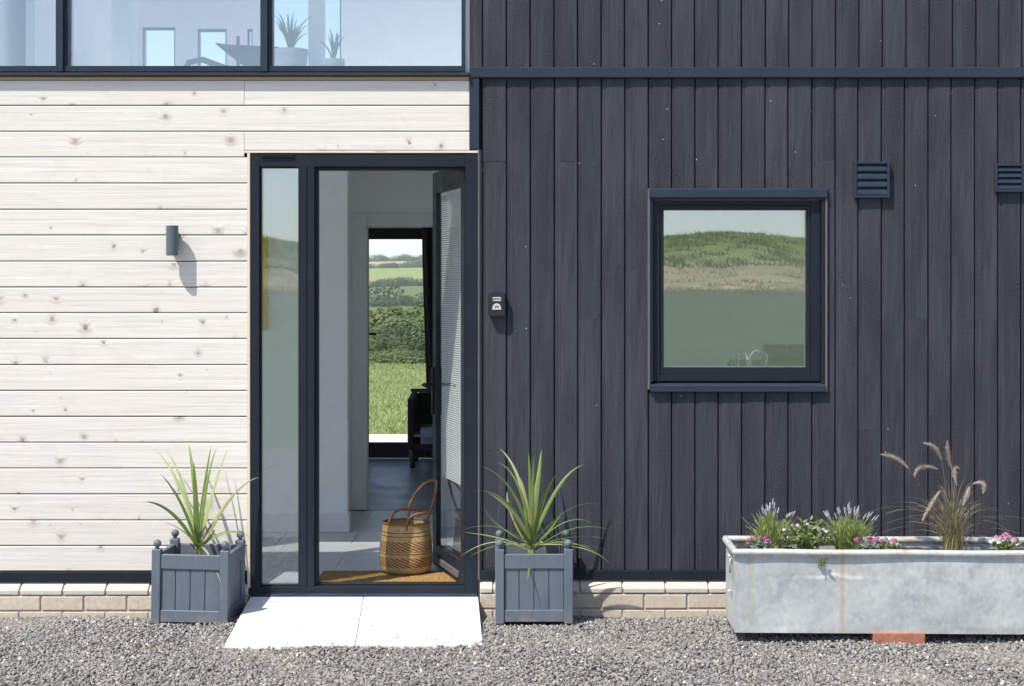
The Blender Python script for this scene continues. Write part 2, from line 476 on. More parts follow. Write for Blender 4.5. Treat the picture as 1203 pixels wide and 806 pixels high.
# terrain: grass, with a bare strip on the bund in front and fields on the far hillside
g = G('terrain', rough=.95, spec=.1)
o = g.pos()
x, y, z = g.sep(o)[:3]
n1 = g.noise(o, .22, 6, .6); n2 = g.noise(o, 5.0, 5, .7); n3 = g.noise(g.vmul(o, (.5, 1, 1)), .9, 5, .65)
grass = g.ramp(n2, [(.3, (.10,.14,.045)), (.52, (.20,.25,.085)), (.74, (.33,.35,.15))])
grass = g.mix(g.rng(n1, .35, .7, 0, .45), grass, (.28,.28,.12))
front = g.mix(g.rng(n3, .35, .65, 0, .6), (.15,.19,.12), (.20,.215,.14))
yb = g.math('ADD', y, g.math('MULTIPLY', g.math('SUBTRACT', n3, .5), 5))
n4 = g.noise(g.vmul(o, (1, .6, 2.4)), 2.2, 6, .75)
bund = g.mix(g.rng(g.math('ADD', g.math('MULTIPLY', n3, .5), g.math('MULTIPLY', n4, .5)), .36, .62, 0, 1), (.60,.52,.36), (.36,.34,.20))
bgr = g.mix(g.rng(n2, .3, .7, 0, 1), (.16,.23,.055), (.30,.35,.11))
c = g.mix(g.rng(y, -8.0, -9.0, 0, 1), grass, front)
ye = g.math('ADD', yb, g.math('MULTIPLY', g.math('SUBTRACT', n4, .5), 9))
c = g.mix(g.rng(ye, -38.5, -43.0, 0, 1), c, bund)
c = g.mix(g.rng(ye, -45.5, -50.5, 0, 1), c, bgr)
yw = g.math('ADD', g.math('ADD', y, g.math('MULTIPLY', x, .9)), g.math('MULTIPLY', g.noise(o, .004, 2), 60))
strip = g.ramp(g.rng(yw, 250, 1650, 0, 1), [(0, (.13,.17,.06)), (.40, (.30,.28,.12)), (.47, (.24,.30,.10)), (.64, (.26,.30,.11)), (.655, (.46,.38,.20)), (.79, (.44,.36,.19)), (.80, (.21,.26,.10)), (1, (.18,.22,.09))], 'CONSTANT')
c = g.mix(g.rng(y, 260, 300, 0, 1), c, strip)
g.set('Base Color', c); g.bump(n2, .5, .12)
M['terrain'] = g.m

g = G('white_paving', rough=.8, spec=.3)
o = g.obj(); f = g.noise(o, 5, 5, .6)
c = g.ramp(f, [(.3, (.74,.735,.72)), (.7, (.81,.805,.80))])
v = g.vor(o, 16); d = g.math('MULTIPLY', g.rng(v.outputs['Distance'], .11, .07, 0, 1), g.math('GREATER_THAN', g.sep(v.outputs['Color'])[0], .86))
c = g.mix(g.math('MULTIPLY', d, .75), c, (.22,.20,.18))
c = g.mix(g.rng(g.noise(o, 2.6, 5, .75), .50, .75, 0, .40), c, (.56,.535,.49))
c = g.mix(g.rng(g.noise(o, 130, 3, .7), .62, .72, 0, .3), c, (.50,.48,.44))
g.set('Base Color', c); g.bump(g.noise(o, 160, 4), .15, .002)
M['white_paving'] = g.m

g = G('floor_tile', rough=.42, spec=.5)
o = g.vadd(g.obj(), g.comb(g.math('MULTIPLY', g.rnd(), 17), 0.0, 0.0))
g.set('Base Color', g.ramp(g.noise(g.vmul(o, (1, 4, 1)), 4, 6, .6), [(.3, (.52,.525,.53)), (.7, (.62,.62,.61))]))
g.bump(g.noise(o, 40, 4), .08, .002)
M['floor_tile'] = g.m

g = G('green_glazed_tile', rough=.12, spec=.6)
o = g.vadd(g.obj(), g.comb(g.math('MULTIPLY', g.rnd(), 17), 0.0, 0.0))
g.set('Base Color', g.ramp(g.noise(o, 14, 4), [(.3, (.012,.05,.025)), (.7, (.035,.10,.055))])); g.bump(g.noise(o, 18, 2), .15, .004)
M['green_glazed_tile'] = g.m

# coir
g = G('coir', rough=.95, spec=.1)
f = g.noise(g.vmul(g.obj(), (1, 1.6, 1)), 190, 4, .8)
g.set('Base Color', g.ramp(f, [(.3, (.20,.11,.035)), (.55, (.52,.33,.14)), (.8, (.72,.52,.27))])); g.bump(f, 1.0, .01)
M['coir'] = g.m

# basket weave: rows run round, brown bands and hatched bands
g = G('basket_weave', rough=.75, spec=.3)
o = g.obj(); x, y, z = g.sep(o)[:3]
ang = g.math('ARCTAN2', y, x)
row = g.math('MULTIPLY', z, 150)
cell = g.math('SINE', g.math('ADD', g.math('MULTIPLY', ang, 46), g.math('MULTIPLY', g.math('FLOOR', row), math.pi)))
rows = g.math('ABSOLUTE', g.math('SINE', g.math('MULTIPLY', row, math.pi)))
tex = g.math('MULTIPLY', rows, g.rng(cell, -1, 1, .55, 1))
nz = g.noise(g.vmul(o, (1, 1, 6)), 40, 4)
c = g.ramp(nz, [(.3, (.50,.32,.13)), (.55, (.64,.45,.21)), (.75, (.74,.57,.32))])
brown = (.19, .055, .018)
def band(z0, z1): return g.math('MULTIPLY', g.math('GREATER_THAN', z, z0), g.math('LESS_THAN', z, z1))
hat = g.math('GREATER_THAN', g.math('SINE', g.math('ADD', g.math('MULTIPLY', ang, 26), g.math('MULTIPLY', z, 420))), -.1)
hz = g.math('ADD', band(.040, .092), band(.128, .178))
c = g.mix(g.math('MULTIPLY', hz, g.math('MULTIPLY', hat, .9)), c, brown)
ln = g.math('ADD', g.math('ADD', band(.110, .115), band(.122, .125)), g.math('ADD', band(.203, .207), band(.222, .226)))
c = g.mix(g.math('MULTIPLY', ln, .9), c, brown)
c = g.mix(g.rng(tex, .5, .05, 0, .55), c, (.16,.09,.035))
g.set('Base Color', c); g.bump(tex, .8, .005)
M['basket_weave'] = g.m
plain('tan_leather', (.24, .095, .035), .5, var=.25, scale=40)

# glass: clear sheet, mirror part from a Schlick curve
def glass(key, r0, tint=(.93,.96,.95)):
    m = bpy.data.materials.new(key); m.use_nodes = True; t = m.node_tree; t.nodes.clear()
    N = t.nodes.new
    out = N('ShaderNodeOutputMaterial'); mx = N('ShaderNodeMixShader'); tr = N('ShaderNodeBsdfTransparent'); gl = N('ShaderNodeBsdfGlossy')
    lw = N('ShaderNodeLayerWeight'); lw.inputs[0].default_value = .5
    pw = N('ShaderNodeMath'); pw.operation = 'POWER'; pw.inputs[1].default_value = 5
    mr = N('ShaderNodeMapRange'); mr.inputs[3].default_value = r0; mr.inputs[4].default_value = 1.0
    tr.inputs[0].default_value = tint + (1,); gl.inputs['Roughness'].default_value = 0.0
    gl.inputs[0].default_value = (.95, .98, 1, 1)
    # slow waviness of the sheet
    tc = N('ShaderNodeTexCoord'); no = N('ShaderNodeTexNoise'); no.inputs['Scale'].default_value = 3.0; no.inputs['Detail'].default_value = 1
    bp = N('ShaderNodeBump'); bp.inputs['Strength'].default_value = .02; bp.inputs['Distance'].default_value = .004
    L = t.links.new
    L(tc.outputs['Object'], no.inputs['Vector']); L(no.outputs[0], bp.inputs['Height']); L(bp.outputs[0], gl.inputs['Normal'])
    L(lw.outputs['Facing'], pw.inputs[0]); L(pw.outputs[0], mr.inputs[0]); L(mr.outputs[0], mx.inputs[0])
    L(tr.outputs[0], mx.inputs[1]); L(gl.outputs[0], mx.inputs[2]); L(mx.outputs[0], out.inputs[0])
    M[key] = m
glass('window_glass', .22)
glass('door_glass', .15)
glass('upper_glass', .16)
glass('rear_glass', .04, (.97,.98,.98))

# ================================================================== SETTING
def gz(y):   # gravel level in front of the house
    y = np.asarray(y, float)
    t = np.clip(-y / .38, 0, 1)
    return -.012 + .045 * t * t * (3 - 2*t)

def bund_h(x): return 2.75 + 1.12*np.exp(-(np.abs(x-7.9)/6.0)**2.2) + 1.0*np.exp(-((x+10.2)/4.2)**2) + .03*np.sin(x*.9) + .02*np.sin(x*2.3+1)
def sstep(t):
    t = np.clip(t, 0, 1); return t*t*(3-2*t)
def terrain_z(x, y):
    z = np.full(np.broadcast(x, y).shape, -.03)
    f = sstep((-y-12)/29)*1.72
    b = sstep((-y-40)/15)*(bund_h(x)-1.72)
    b2 = b*(1-sstep((-y-58)/20)*.45)
    z = np.where(y < 0, z+f+b2, z)
    down = -13*sstep((y-27.5)/55)
    hill = np.clip((y-300)/1200, 0, None)*44
    hill = np.where(y > 1500, 44 + (y-1500)*.004, hill)
    und = 2.2*np.sin(x*.011+1.3)*sstep((y-300)/400)
    return np.where(y > 0, z + down + hill + und, z)
ys = np.concatenate([np.linspace(-1500,-120,18), np.linspace(-100,-62,14), np.linspace(-60,-38,45), np.linspace(-36,-2,30),
                     np.linspace(0,27,12), np.linspace(28,120,60), np.linspace(130,300,18), np.linspace(320,1600,65), np.linspace(1700,4000,8)])
xs = np.concatenate([np.linspace(-2500,-220,14), np.linspace(-200,-42,20), np.linspace(-40,40,161), np.linspace(42,200,20), np.linspace(220,2500,14)])
gx, gy = np.meshgrid(xs, ys)
vz = terrain_z(gx, gy) + np.where((gy < -41) & (gy > -70), .045*rng.standard_normal(gx.shape), 0)
V = np.stack([gx, gy, vz], -1).reshape(-1, 3)
nx, ny = len(xs), len(ys)
I = np.arange(nx*ny).reshape(ny, nx)
Fq = np.stack([I[:-1,:-1], I[:-1,1:], I[1:,1:], I[1:,:-1]], -1).reshape(-1, 4)
tag(raw('terrain', V, Fq, M['terrain'], smooth=True), 'green ground rising to a grassy earth bund and far fields', kind='structure')

# gravel drive sheet
ysg = np.concatenate([np.linspace(0, -.5, 12), np.linspace(-.6, -8.6, 48)])
xsg = np.linspace(-9, 9, 90)
gx, gy = np.meshgrid(xsg, ysg)
V = np.stack([gx, gy, gz(gy) - .004 + .006*np.sin(gx*2.3+1)*np.sin(gy*4.1) + .006*np.sin(gx*3.1)*np.sin(gy*5)], -1).reshape(-1, 3)
nx, ny = len(xsg), len(ysg); I = np.arange(nx*ny).reshape(ny, nx)
Fq = np.stack([I[:-1,:-1], I[1:,:-1], I[1:,1:], I[:-1,1:]], -1).reshape(-1, 4)
tag(raw('gravel_drive', V, Fq, M['gravel_sheet'], smooth=True), 'grey gravel drive in front of the house', kind='structure')

# loose stones over it (uncountable)
SL = dict(x0=-1.318, x1=-.165, y1=-.015, y0=-.96)
def stones(n, x0, x1, y0, y1, smin, smax):
    px = rng.uniform(x0, x1, n); py = rng.uniform(y0, y1, n)
    keep = ~((px > SL['x0']+.015) & (px < SL['x1']-.005) & (py > SL['y0']+.012))
    for (cx, cy_, hw) in ((-1.55, -.25, .165), (.105, -.245, .165)):
        keep &= ~((np.abs(px-cx) < hw) & (np.abs(py-cy_) < hw))
    px, py = px[keep], py[keep]; n = len(px)
    base = np.array([(-1,-1,-1),(1,-1,-1),(1,1,-1),(-1,1,-1),(-1,-1,1),(1,-1,1),(1,1,1),(-1,1,1)], float)
    b = base[None]*(1 + rng.uniform(-.62, .42, (n, 8, 3)))
    s = (smin + (smax-smin)*rng.power(.55, n)[:, None])
    sc = s*np.stack([rng.uniform(.75, 1.35, n), rng.uniform(.6, 1.0, n), rng.uniform(.40, .75, n)], 1)
    b *= sc[:, None, :]
    q = rng.standard_normal((n, 4)); q[:, 1:3] *= .55; q /= np.linalg.norm(q, axis=1, keepdims=True)
    w_, x_, y_, z_ = q.T
    Rm = np.stack([1-2*(y_*y_+z_*z_), 2*(x_*y_-z_*w_), 2*(x_*z_+y_*w_), 2*(x_*y_+z_*w_), 1-2*(x_*x_+z_*z_), 2*(y_*z_-x_*w_),
                   2*(x_*z_-y_*w_), 2*(y_*z_+x_*w_), 1-2*(x_*x_+y_*y_)], 1).reshape(n, 3, 3)
    b = np.einsum('nij,nkj->nki', Rm, b)
    relief = .008*np.sin(px*2.3+1)*np.sin(py*4.1) + .005*np.sin(px*7.7+py*5)
    dust = np.clip(np.sin(px*1.7+.6)*np.sin(py*3.3+px*.8)+.25*np.sin(px*9+py*6)-.35, 0, 1)
    zc = gz(py) + relief + rng.uniform(-.004, .007, n) - .012*dust*(rng.random(n) < .75)
    b += np.stack([px, py, zc], 1)[:, None, :]
    f = np.array([(0,3,2,1),(4,5,6,7),(0,1,5,4),(1,2,6,5),(2,3,7,6),(3,0,4,7)])
    faces = (f[None] + (np.arange(n)*8)[:, None, None]).reshape(-1, 4)
    t = np.clip(rng.normal(.25, .085, n), .06, .52)[:, None]
    tint = np.array([1.0, .955, .885])[None] * np.ones((n, 1))
    cl = t*tint
    wh = rng.random(n) < .018; cl[wh] = rng.uniform(.55, .72, (wh.sum(), 1))*np.array([1, .98, .94])
    br = rng.random(n) < .05; cl[br] = t[br]*np.array([1.15, .95, .76])
    orr = rng.random(n) < .0003; cl[orr] = np.array([.5, .16, .07])
    return b.reshape(-1, 3), faces, np.repeat(cl, 8, 0)
a = stones(150000, -3.5, 3.5, -2.35, -.02, .0032, .0088)
def on_slab(n):
    v, f, c = stones(n*3, SL['x1']+.05, SL['x1']+.4, -2.2, -1.2, .0022, .0055)
    v = v.reshape(-1, 8, 3)[:n]; m_ = v.mean(1, keepdims=True); n = len(v)
    px = rng.uniform(SL['x0']+.08, SL['x1']-.05, n); py = SL['y0'] + .02 + .88*rng.random(n)**2.6
    pz = .0455 + (py+.955)/.922*(Z(700.6, -.02)-.0455) + .002
    v = v - m_ + np.stack([px, py, pz], 1)[:, None, :]
    return v.reshape(-1, 3), f[:n*6], c[:n*8]*.8
b_s = on_slab(26)
a = (np.concatenate([a[0], b_s[0]]), np.concatenate([a[1], b_s[1]+len(a[0])]), np.concatenate([a[2], b_s[2]]))
tag(raw('gravel_stones', a[0], a[1], M['gravel_stone'], kind='stuff', attr=a[2]), 'loose grey crushed gravel in front of the house', 'gravel', kind='stuff')

def tufts(name, n, x0, x1, y0, y1, h0, h1, w0, mat_, label):
    px = rng.uniform(x0, x1, n); py = rng.uniform(y0, y1, n)
    clump = .5 + .5*np.sin(px*1.9+np.sin(py*1.3)*2)*np.sin(py*2.1+px*.7)
    hh = rng.uniform(h0, h1, n)*(.5+clump); an = rng.uniform(0, 6.28, n); ww = w0*rng.uniform(.6, 1.4, n)
    pz = terrain_z(px, py) - .03
    b0 = np.stack([px-ww*np.cos(an), py-ww*np.sin(an), pz], 1); b1 = np.stack([px+ww*np.cos(an), py+ww*np.sin(an), pz], 1)
    b2 = np.stack([px+rng.normal(0, .4, n)*hh, py+rng.normal(0, .4, n)*hh, pz+hh], 1)
    tag(raw(name, np.stack([b0, b1, b2], 1).reshape(-1, 3), np.arange(3*n).reshape(-1, 3), mat_, kind='stuff'), label, 'grass', kind='stuff')
tufts('bund_grass', 70000, -22, 26, -60, -46.2, .05, .20, .020, M['bund_blade'], 'green rough grass on top of the earth bund mirrored in the windows')
tufts('dry_grass', 60000, -22, 26, -49.0, -36.5, .025, .10, .016, M['straw_blade'], 'dry straw coloured grass on the slope of the earth bund')

# patio and lawn behind the house
p = MB().box(-4.5, 3.0, 7.22, 10.75, -.05, .012)
tag(build('patio', p, M['patio_stone'], bevel=.004), 'pale stone patio behind the house', kind='structure')
n = 60000
bx = rng.uniform(-7, 1.5, n); by = 10.8 + 20*rng.random(n)**1.2
hh = rng.uniform(.02, .065, n); an = rng.uniform(0, 6.28, n); ww = rng.uniform(.006, .014, n)
lean = rng.uniform(-.04, .04, (n, 2))
b0 = np.stack([bx - ww*np.cos(an), by - ww*np.sin(an), np.full(n, -.03)], 1)
b1 = np.stack([bx + ww*np.cos(an), by + ww*np.sin(an), np.full(n, -.03)], 1)
b2 = np.stack([bx + lean[:, 0], by + lean[:, 1], -.03 + hh], 1)
V = np.stack([b0, b1, b2], 1).reshape(-1, 3)
tag(raw('lawn_grass', V, np.arange(3*n).reshape(-1, 3), M['lawn_blade'], kind='stuff'), 'sunlit mown grass of the back lawn seen through the far door', 'grass', kind='stuff')

# ================================================================== HOUSE
house = thing('house', 'timber house with pale horizontal boards left and charcoal vertical boards right', 'house')

def wall_cells(mb, x0, x1, z0, z1, y0, y1, holes, axis='y'):
    """a slab with rectangular holes, as boxes; axis y: plane xz; axis z: plane xy (y0,y1 are z range, z0,z1 are y range)"""
    xs = sorted({x0, x1, *[h[0] for h in holes], *[h[1] for h in holes]}); zs = sorted({z0, z1, *[h[2] for h in holes], *[h[3] for h in holes]})
    xs = [q for q in xs if x0 <= q <= x1]; zs = [q for q in zs if z0 <= q <= z1]
    for i in range(len(xs)-1):
        for j in range(len(zs)-1):
            cx, cz = (xs[i]+xs[i+1])/2, (zs[j]+zs[j+1])/2
            if any(h[0] < cx < h[1] and h[2] < cz < h[3] for h in holes): continue
            if axis == 'y': mb.box(xs[i], xs[i+1], y0, y1, zs[j], zs[j+1])
            else: mb.box(xs[i], xs[i+1], zs[j], zs[j+1], y0, y1)
    return mb

DOOR = (X(294.5), X(561), Z(700), Z(180))
WIN = (X(765), X(966), Z(450), Z(233))
UP = (-3.42, X(546.5), Z(84), 4.75)
FL = .11
HX0, HX1, HY1 = -3.6, 3.65, 7.2
yr0 = HY1 - .18

# structural walls
build('wall', wall_cells(MB(), HX0, HX1, -.3, 5.0, .030, .15, [DOOR, WIN, UP]), M['plaster'], house)
build('wall', MB().box(HX0, HX0+.15, .1501, .45, -.3, 5.0).box(HX0, HX0+.15, 6.75, yr0, -.3, 5.0).box(HX0, HX0+.15, .45, 6.75, 2.5, 5.0).box(HX0, HX0+.15, .45, 6.75, -.3, .13), M['plaster'], house)
sw = MB()  # unseen west glazing, added to bring daylight into the hall
for q in (.45, 2.02, 3.59, 5.16, 6.69): sw.box(HX0+.04, HX0+.11, q, q+.06, .13, 2.5)
sw.box(HX0+.041, HX0+.109, .45, 6.75, .131, .19).box(HX0+.041, HX0+.109, .45, 6.75, 2.44, 2.499)
sw = build('added_side_window', sw, M['dark_frame'], house)
for q in (.51, 2.08, 3.65, 5.22): build('pane', MB().box(HX0+.065, HX0+.085, q-.003, q+1.513, .187, 2.443), M['rear_glass'], sw)
build('wall', MB().box(HX1-.15, HX1, .1501, .5, -.3, 5.0).box(HX1-.15, HX1, 2.9, yr0, -.3, 5.0).box(HX1-.15, HX1, .5, 2.9, 2.46, 5.0).box(HX1-.15, HX1, .5, 2.9, -.3, .13), M['plaster'], house)
ew = build('added_side_window', MB().box(HX1-.11, HX1-.04, .5, .56, .13, 2.46).box(HX1-.11, HX1-.04, 2.84, 2.9, .13, 2.46).box(HX1-.11, HX1-.04, .56, 2.84, .13, .19).box(HX1-.11, HX1-.04, .56, 2.84, 2.40, 2.46), M['dark_frame'], house)  # unseen east glazing, added to brighten the kitchen
build('pane', MB().box(HX1-.085, HX1-.065, .557, 2.843, .187, 2.403), M['rear_glass'], ew)
yr = 6.97
def Xr(px): return X(px, yr)
RD = (Xr(428.5), -.62, -.3, Z(268.0, yr))
UW = [(Xr(166), Xr(204.5), 2.95, Z(31, yr)), (Xr(231), Xr(265), 2.95, Z(33, yr)), (Xr(276.5), Xr(280.5), 3.3, Z(41, yr)), (Xr(289.5), Xr(295.5), 3.3, Z(33, yr)),
      (Xr(317), Xr(400), 2.75, 4.62)]
build('wall', wall_cells(MB(), HX0, HX1, -.3, 5.0, yr+.05, HY1, [RD]+UW), M['plaster'], house)
ADDED_RFL = [(q, q+1.4, a_, b_) for q in (-3.2, -1.7, -.2, 1.3) for a_, b_ in ((1.25, 2.95), (3.4, 6.3))]  # unseen roof openings added to brighten upstairs and the hall below
rfo = build('roof', wall_cells(MB(), HX0-.15, HX1+.15, -.05, HY1+.15, 5.001, 5.2, ADDED_RFL, 'z'), M['roofing'], house)
for (q0, q1, q2, q3) in ADDED_RFL:
    rl = build('added_rooflight', MB().box(q0, q0+.05, q2, q3, 5.1, 5.26).box(q1-.05, q1, q2, q3, 5.1, 5.26).box(q0+.05, q1-.05, q2, q2+.05, 5.1, 5.259).box(q0+.05, q1-.05, q3-.05, q3, 5.1, 5.259), M['dark_frame'], rfo)

# ---------- pale horizontal boards
js = [94.2,124.2,154.6,184.8,215.3,246.2,276.3,307,337.4,367.7,398,428.7,458.9,489.3,519.7,550,580.3,611,641,671]
clad = build('pale_cladding', MB().box(-3.6, X(293), .016, .029, Z(672), Z(91)).box(X(293), X(551.5), .016, .029, Z(179.5), Z(91)), M['membrane'], house)
def hboard(x0, x1, zt, zb):
    zt -= .0022; zb += .0022
    dy = random.uniform(-.0012, .0012)
    prof = [(.0155, zt), (-.004, zt), (-.0075, zt-.0035), (-.0075, zb+.0035), (-.004, zb), (.0155, zb)]
    prof = [(a+dy if a < .01 else a, b) for a, b in prof]
    mb = MB().prism(prof, x0, x1, 'x')
    return build('board', mb, M['whitewashed_larch'], clad, origin=((x0+x1)/2 + random.uniform(-1, 1), 0, (zt+zb)/2), bevel=.0006)
XL = -3.6
for i in range(len(js)-1):
    zt, zb = Z(js[i]), Z(js[i+1])
    if i == 1:
        hboard(XL, X(551.5), zt, zb)
    elif i in (0, 2):
        hboard(XL, X(287), zt, zb)
        hboard(X(287.4), X(551.5), zt, Z(177.2) if i == 2 else zb)
    else:
        hboard(XL, X(290.6), zt, zb)
build('raw_edge_strip', MB().box(XL, X(551.5), -.003, .015, Z(94), Z(90.2)), M['raw_edge_timber'], house, bevel=.001)
build('reveal_trim', MB().box(X(291), X(294.3), -.016, .03, Z(690), Z(180.2)), M['plain_pale_timber'], house, bevel=.0012)
build('reveal_trim', MB().box(X(287.5), X(563.5), -.016, .03, Z(180), Z(177.4)), M['plain_pale_timber'], house, bevel=.0012)

# ---------- charcoal vertical boards
dclad = build('charcoal_cladding', MB().box(X(551.6), 3.66, .024, .029, Z(92), 3.66)
              .box(X(562), X(763), .024, .029, Z(672), Z(92)).box(X(763), X(969), .024, .029, Z(672), Z(459))
              .box(X(763), X(969), .024, .029, Z(222), Z(92)).box(X(969), 3.66, .024, .029, Z(672), Z(92)), M['membrane'], house)
def vboard(x0, x1, zb, zt):
    wd = x1 - x0
    dy = random.uniform(-.0012, .0012)
    pr = [(0, .0235), (0, .005), (.002, .0028), (.0185, .0030), (.0222, 0), (wd-.003, 0), (wd, .003), (wd, .0235)]
    if wd < .05: pr = [(0, .0235), (0, .002), (.002, 0), (wd-.002, 0), (wd, .002), (wd, .0235)]
    pr = [(x0+a, b+dy if b < .02 else b) for a, b in pr]
    return build('board', MB().prism(pr, zb, zt, 'z'), M['charcoal_boards'], dclad, origin=((x0+x1)/2, 0, (zb+zt)/2 + random.uniform(-1, 1)), bevel=.0005)
gl_ = [566, 595.3, 623.3, 651.5, 679, 706.7, 734.4, 762, 789.2, 816.7, 844, 871.5, 899, 926, 954, 981.4, 1008.3, 1035.7, 1062.8, 1090.6, 1117.7, 1145.4, 1172.6, 1199.7]
while X(gl_[-1]) < 3.55: gl_.append(gl_[-1] + 27.3)
GAP = .0062
butt = {0: 189.5, 3: 189.5, 4: 375, 14: 189, 18: 375, 21: 376, 16: 505}
for i in range(len(gl_)-1):
    a, b = X(gl_[i]) + GAP/2, X(gl_[i+1]) - GAP/2
    spans = [(Z(669.5), Z(92.4))]
    if 761 < gl_[i] + 8 and gl_[i+1] - 8 < 976 and 6 < i < 15:
        spans = [(Z(669.5), Z(460.5)), (Z(221.5), Z(92.4))]
        if i == 14: spans = spans
    if i == 14:
        vboard(X(971.8), b, Z(460.4), Z(221.6))
    for zb, zt in spans:
        if i in butt and zb < Z(butt[i]) < zt:
            zc = Z(butt[i]); vboard(a, b, zb, zc-.0003); vboard(a, b, zc+.0003, zt)
        else: vboard(a, b, zb, zt)
gu = [552, 567, 595, 623, 651, 678.7, 706.5, 734, 761.8, 789.3, 816.3, 844, 871.5, 899.6, 927, 954.5, 982, 1009.6, 1037, 1064.8, 1092, 1119.4, 1147, 1174, 1201]
while X(gu[-1]) < 3.55: gu.append(gu[-1] + 27.4)
for i in range(len(gu)-1):
    vboard(X(gu[i]) + GAP/2, X(gu[i+1]) - GAP/2, Z(79.6), 4.85)

# ---------- metal trims on the facade
build('band_trim', MB().prism([(-.022, Z(80)), (-.022, Z(91.2)), (-.016, Z(92.2)), (.0235, Z(92.2)), (.0235, Z(80)-.002), (-.019, Z(79.6))], X(551.6), 3.66, 'x'), M['slate_metal'], house, bevel=.001)
build('corner_trim', MB().box(X(552), X(563), -.018, .0235, Z(175.2), Z(92.4)), M['slate_metal'], house, bevel=.0012)
build('drip_bar', MB().box(X(563.5), 3.66, -.014, .0235, Z(680.3), Z(669.8)), M['dark_frame'], house, bevel=.002)
build('drip_bar', MB().box(XL, X(291), -.012, .0285, Z(683.3), Z(671.4)), M['dark_frame'], house, bevel=.002)
build('jamb_lining', MB().box(X(561.4), X(563.6), -.017, .0235, Z(681), Z(176)).box(X(563.8), X(565.8), -.004, .0235, Z(681), Z(176)), M['lining_metal'], house, bevel=.0008)
build('window_flashing', MB().prism([(.06, Z(83.4)), (-.030, Z(86.4)), (-.042, Z(87)), (-.042, Z(90)), (-.034, Z(90)), (-.034, Z(88.8)), (.06, Z(88.8))], XL, X(551.4), 'x'), M['slate_metal'], house, bevel=.0008)

# ---------- plinth bricks
def plinth(x0, x1, dz, start):
    zs0 = Z(681) + dz
    core = build('plinth', MB().box(x0, x1, -.042, .014, -.3, .032+dz).box(x0, x1, -.0405, .014, .032+dz, .112+dz).prism([(.014, .112+dz), (-.036, .112+dz), (-.036, .134+dz), (.014, .168+dz)], x0, x1, 'x'), M['mortar'], house)
    k = 0
    for (zt, zb, shift, kind) in ((None, None, 0, 'cap'), (.1085, .0405, .5, 'b'), (.0305, -.0375, 0, 'b'), (-.0475, -.115, .5, 'b')):
        xx = start - (.5*.2165 if shift else 0)
        while xx > x0: xx -= .2165
        while xx < x1:
            a, b = max(xx + .005, x0), min(xx + .2165 - .005, x1)
            xx += .2165
            if b - a < .012: continue
            j = random.uniform(-.0015, .0015)
            if kind == 'cap':
                mb = MB().prism([(.0135, .1175+dz), (-.050+j, .1175+dz), (-.050+j, .138+dz+j*.5), (-.046+j, .142+dz), (.0135, .1765+dz)], a, b, 'x')
                build('brick', mb, M['pale_plinth_brick'], core, origin=((a+b)/2, -.03, .14+dz), bevel=.002)
            else:
                mb = MB().box(a, b, -.047+j, .0, zb+dz+j*.5, zt+dz+j*.5)
                build('brick', mb, M['buff_brick'], core, origin=((a+b)/2, -.02, (zt+zb)/2+dz), bevel=.003)
plinth(X(564), 3.66, 0.0, X(731.6, -.05))
plinth(XL, X(293), -.010, X(22.5, -.05))

# ---------- entrance frame with sidelight
zt, zb = Z(180.3), Z(700)
fr = MB()
yo, yi = -.012, .085
x_l0, x_l1 = X(294.6), X(305)
x_m0, x_m1 = X(351.5), X(369.5)
x_r0, x_r1 = X(547), X(561)
zh, zs = Z(195.5), Z(688.5)
fr.box(x_l0, x_l1, yo, yi, zb+.002, zt).box(x_r0, x_r1, yo, yi, zb+.002, zt)
fr.box(x_l1, x_r0, yo+.0015, yi, Z(196), zt-.0005)          # head
fr.box(x_l1, x_r0, yo+.0015, yi, zb+.002, zs)               # sill
fr.box(x_m0, X(360.6), yo+.0005, yi-.001, zs, Z(196)).box(X(361.2), x_m1, yo+.001, yi-.002, zs, Z(196))   # coupled mullions
fr.box(X(360.6), X(361.2), yo+.008, yi-.004, zs, Z(196))
# stepped inner beads
fr.box(x_m1, X(373), .022, yi-.003, zs, Z(196)).box(X(544.5), x_r0, .022, yi-.003, zs, Z(196)).box(X(373), X(544.5), .022, yi-.003, Z(199.5), Z(196)).box(X(373), X(544.5), .024, yi-.003, zs, Z(686.5))
ent = build('entrance_frame', fr, M['dark_frame'], house, bevel=.0015)
b_ = MB()
for (a0, a1, c0, c1) in ((x_l1, X(307), Z(687.3), Z(196)), (X(350.2), x_m0, Z(687.3), Z(196)), (X(307), X(350.2), Z(197.3), Z(196)), (X(307), X(350.2), zs, Z(687.3))):
    b_.box(a0, a1, .006, .03, c0, c1)
build('glazing_bead', b_, M['black_metal'], ent, bevel=.0008)
build('pane', MB().box(X(306), X(351), .022, .046, Z(688), Z(196.5)), M['door_glass'], ent)
build('trickle_vent', MB().box(X(307.5), X(346), -.019, yo+.001, Z(185.5), Z(181.6)).box(X(308.5), X(345), -.0215, -.019, Z(184.8), Z(183.4)), M['black_metal'], ent, bevel=.0008)
build('threshold', MB().prism([(-.030, Z(701.5)), (-.030, Z(699)), (-.0125, Z(696.5)), (-.0125, Z(701.5))], X(296), X(560.5), 'x'), M['slate_metal'], ent, bevel=.0005)

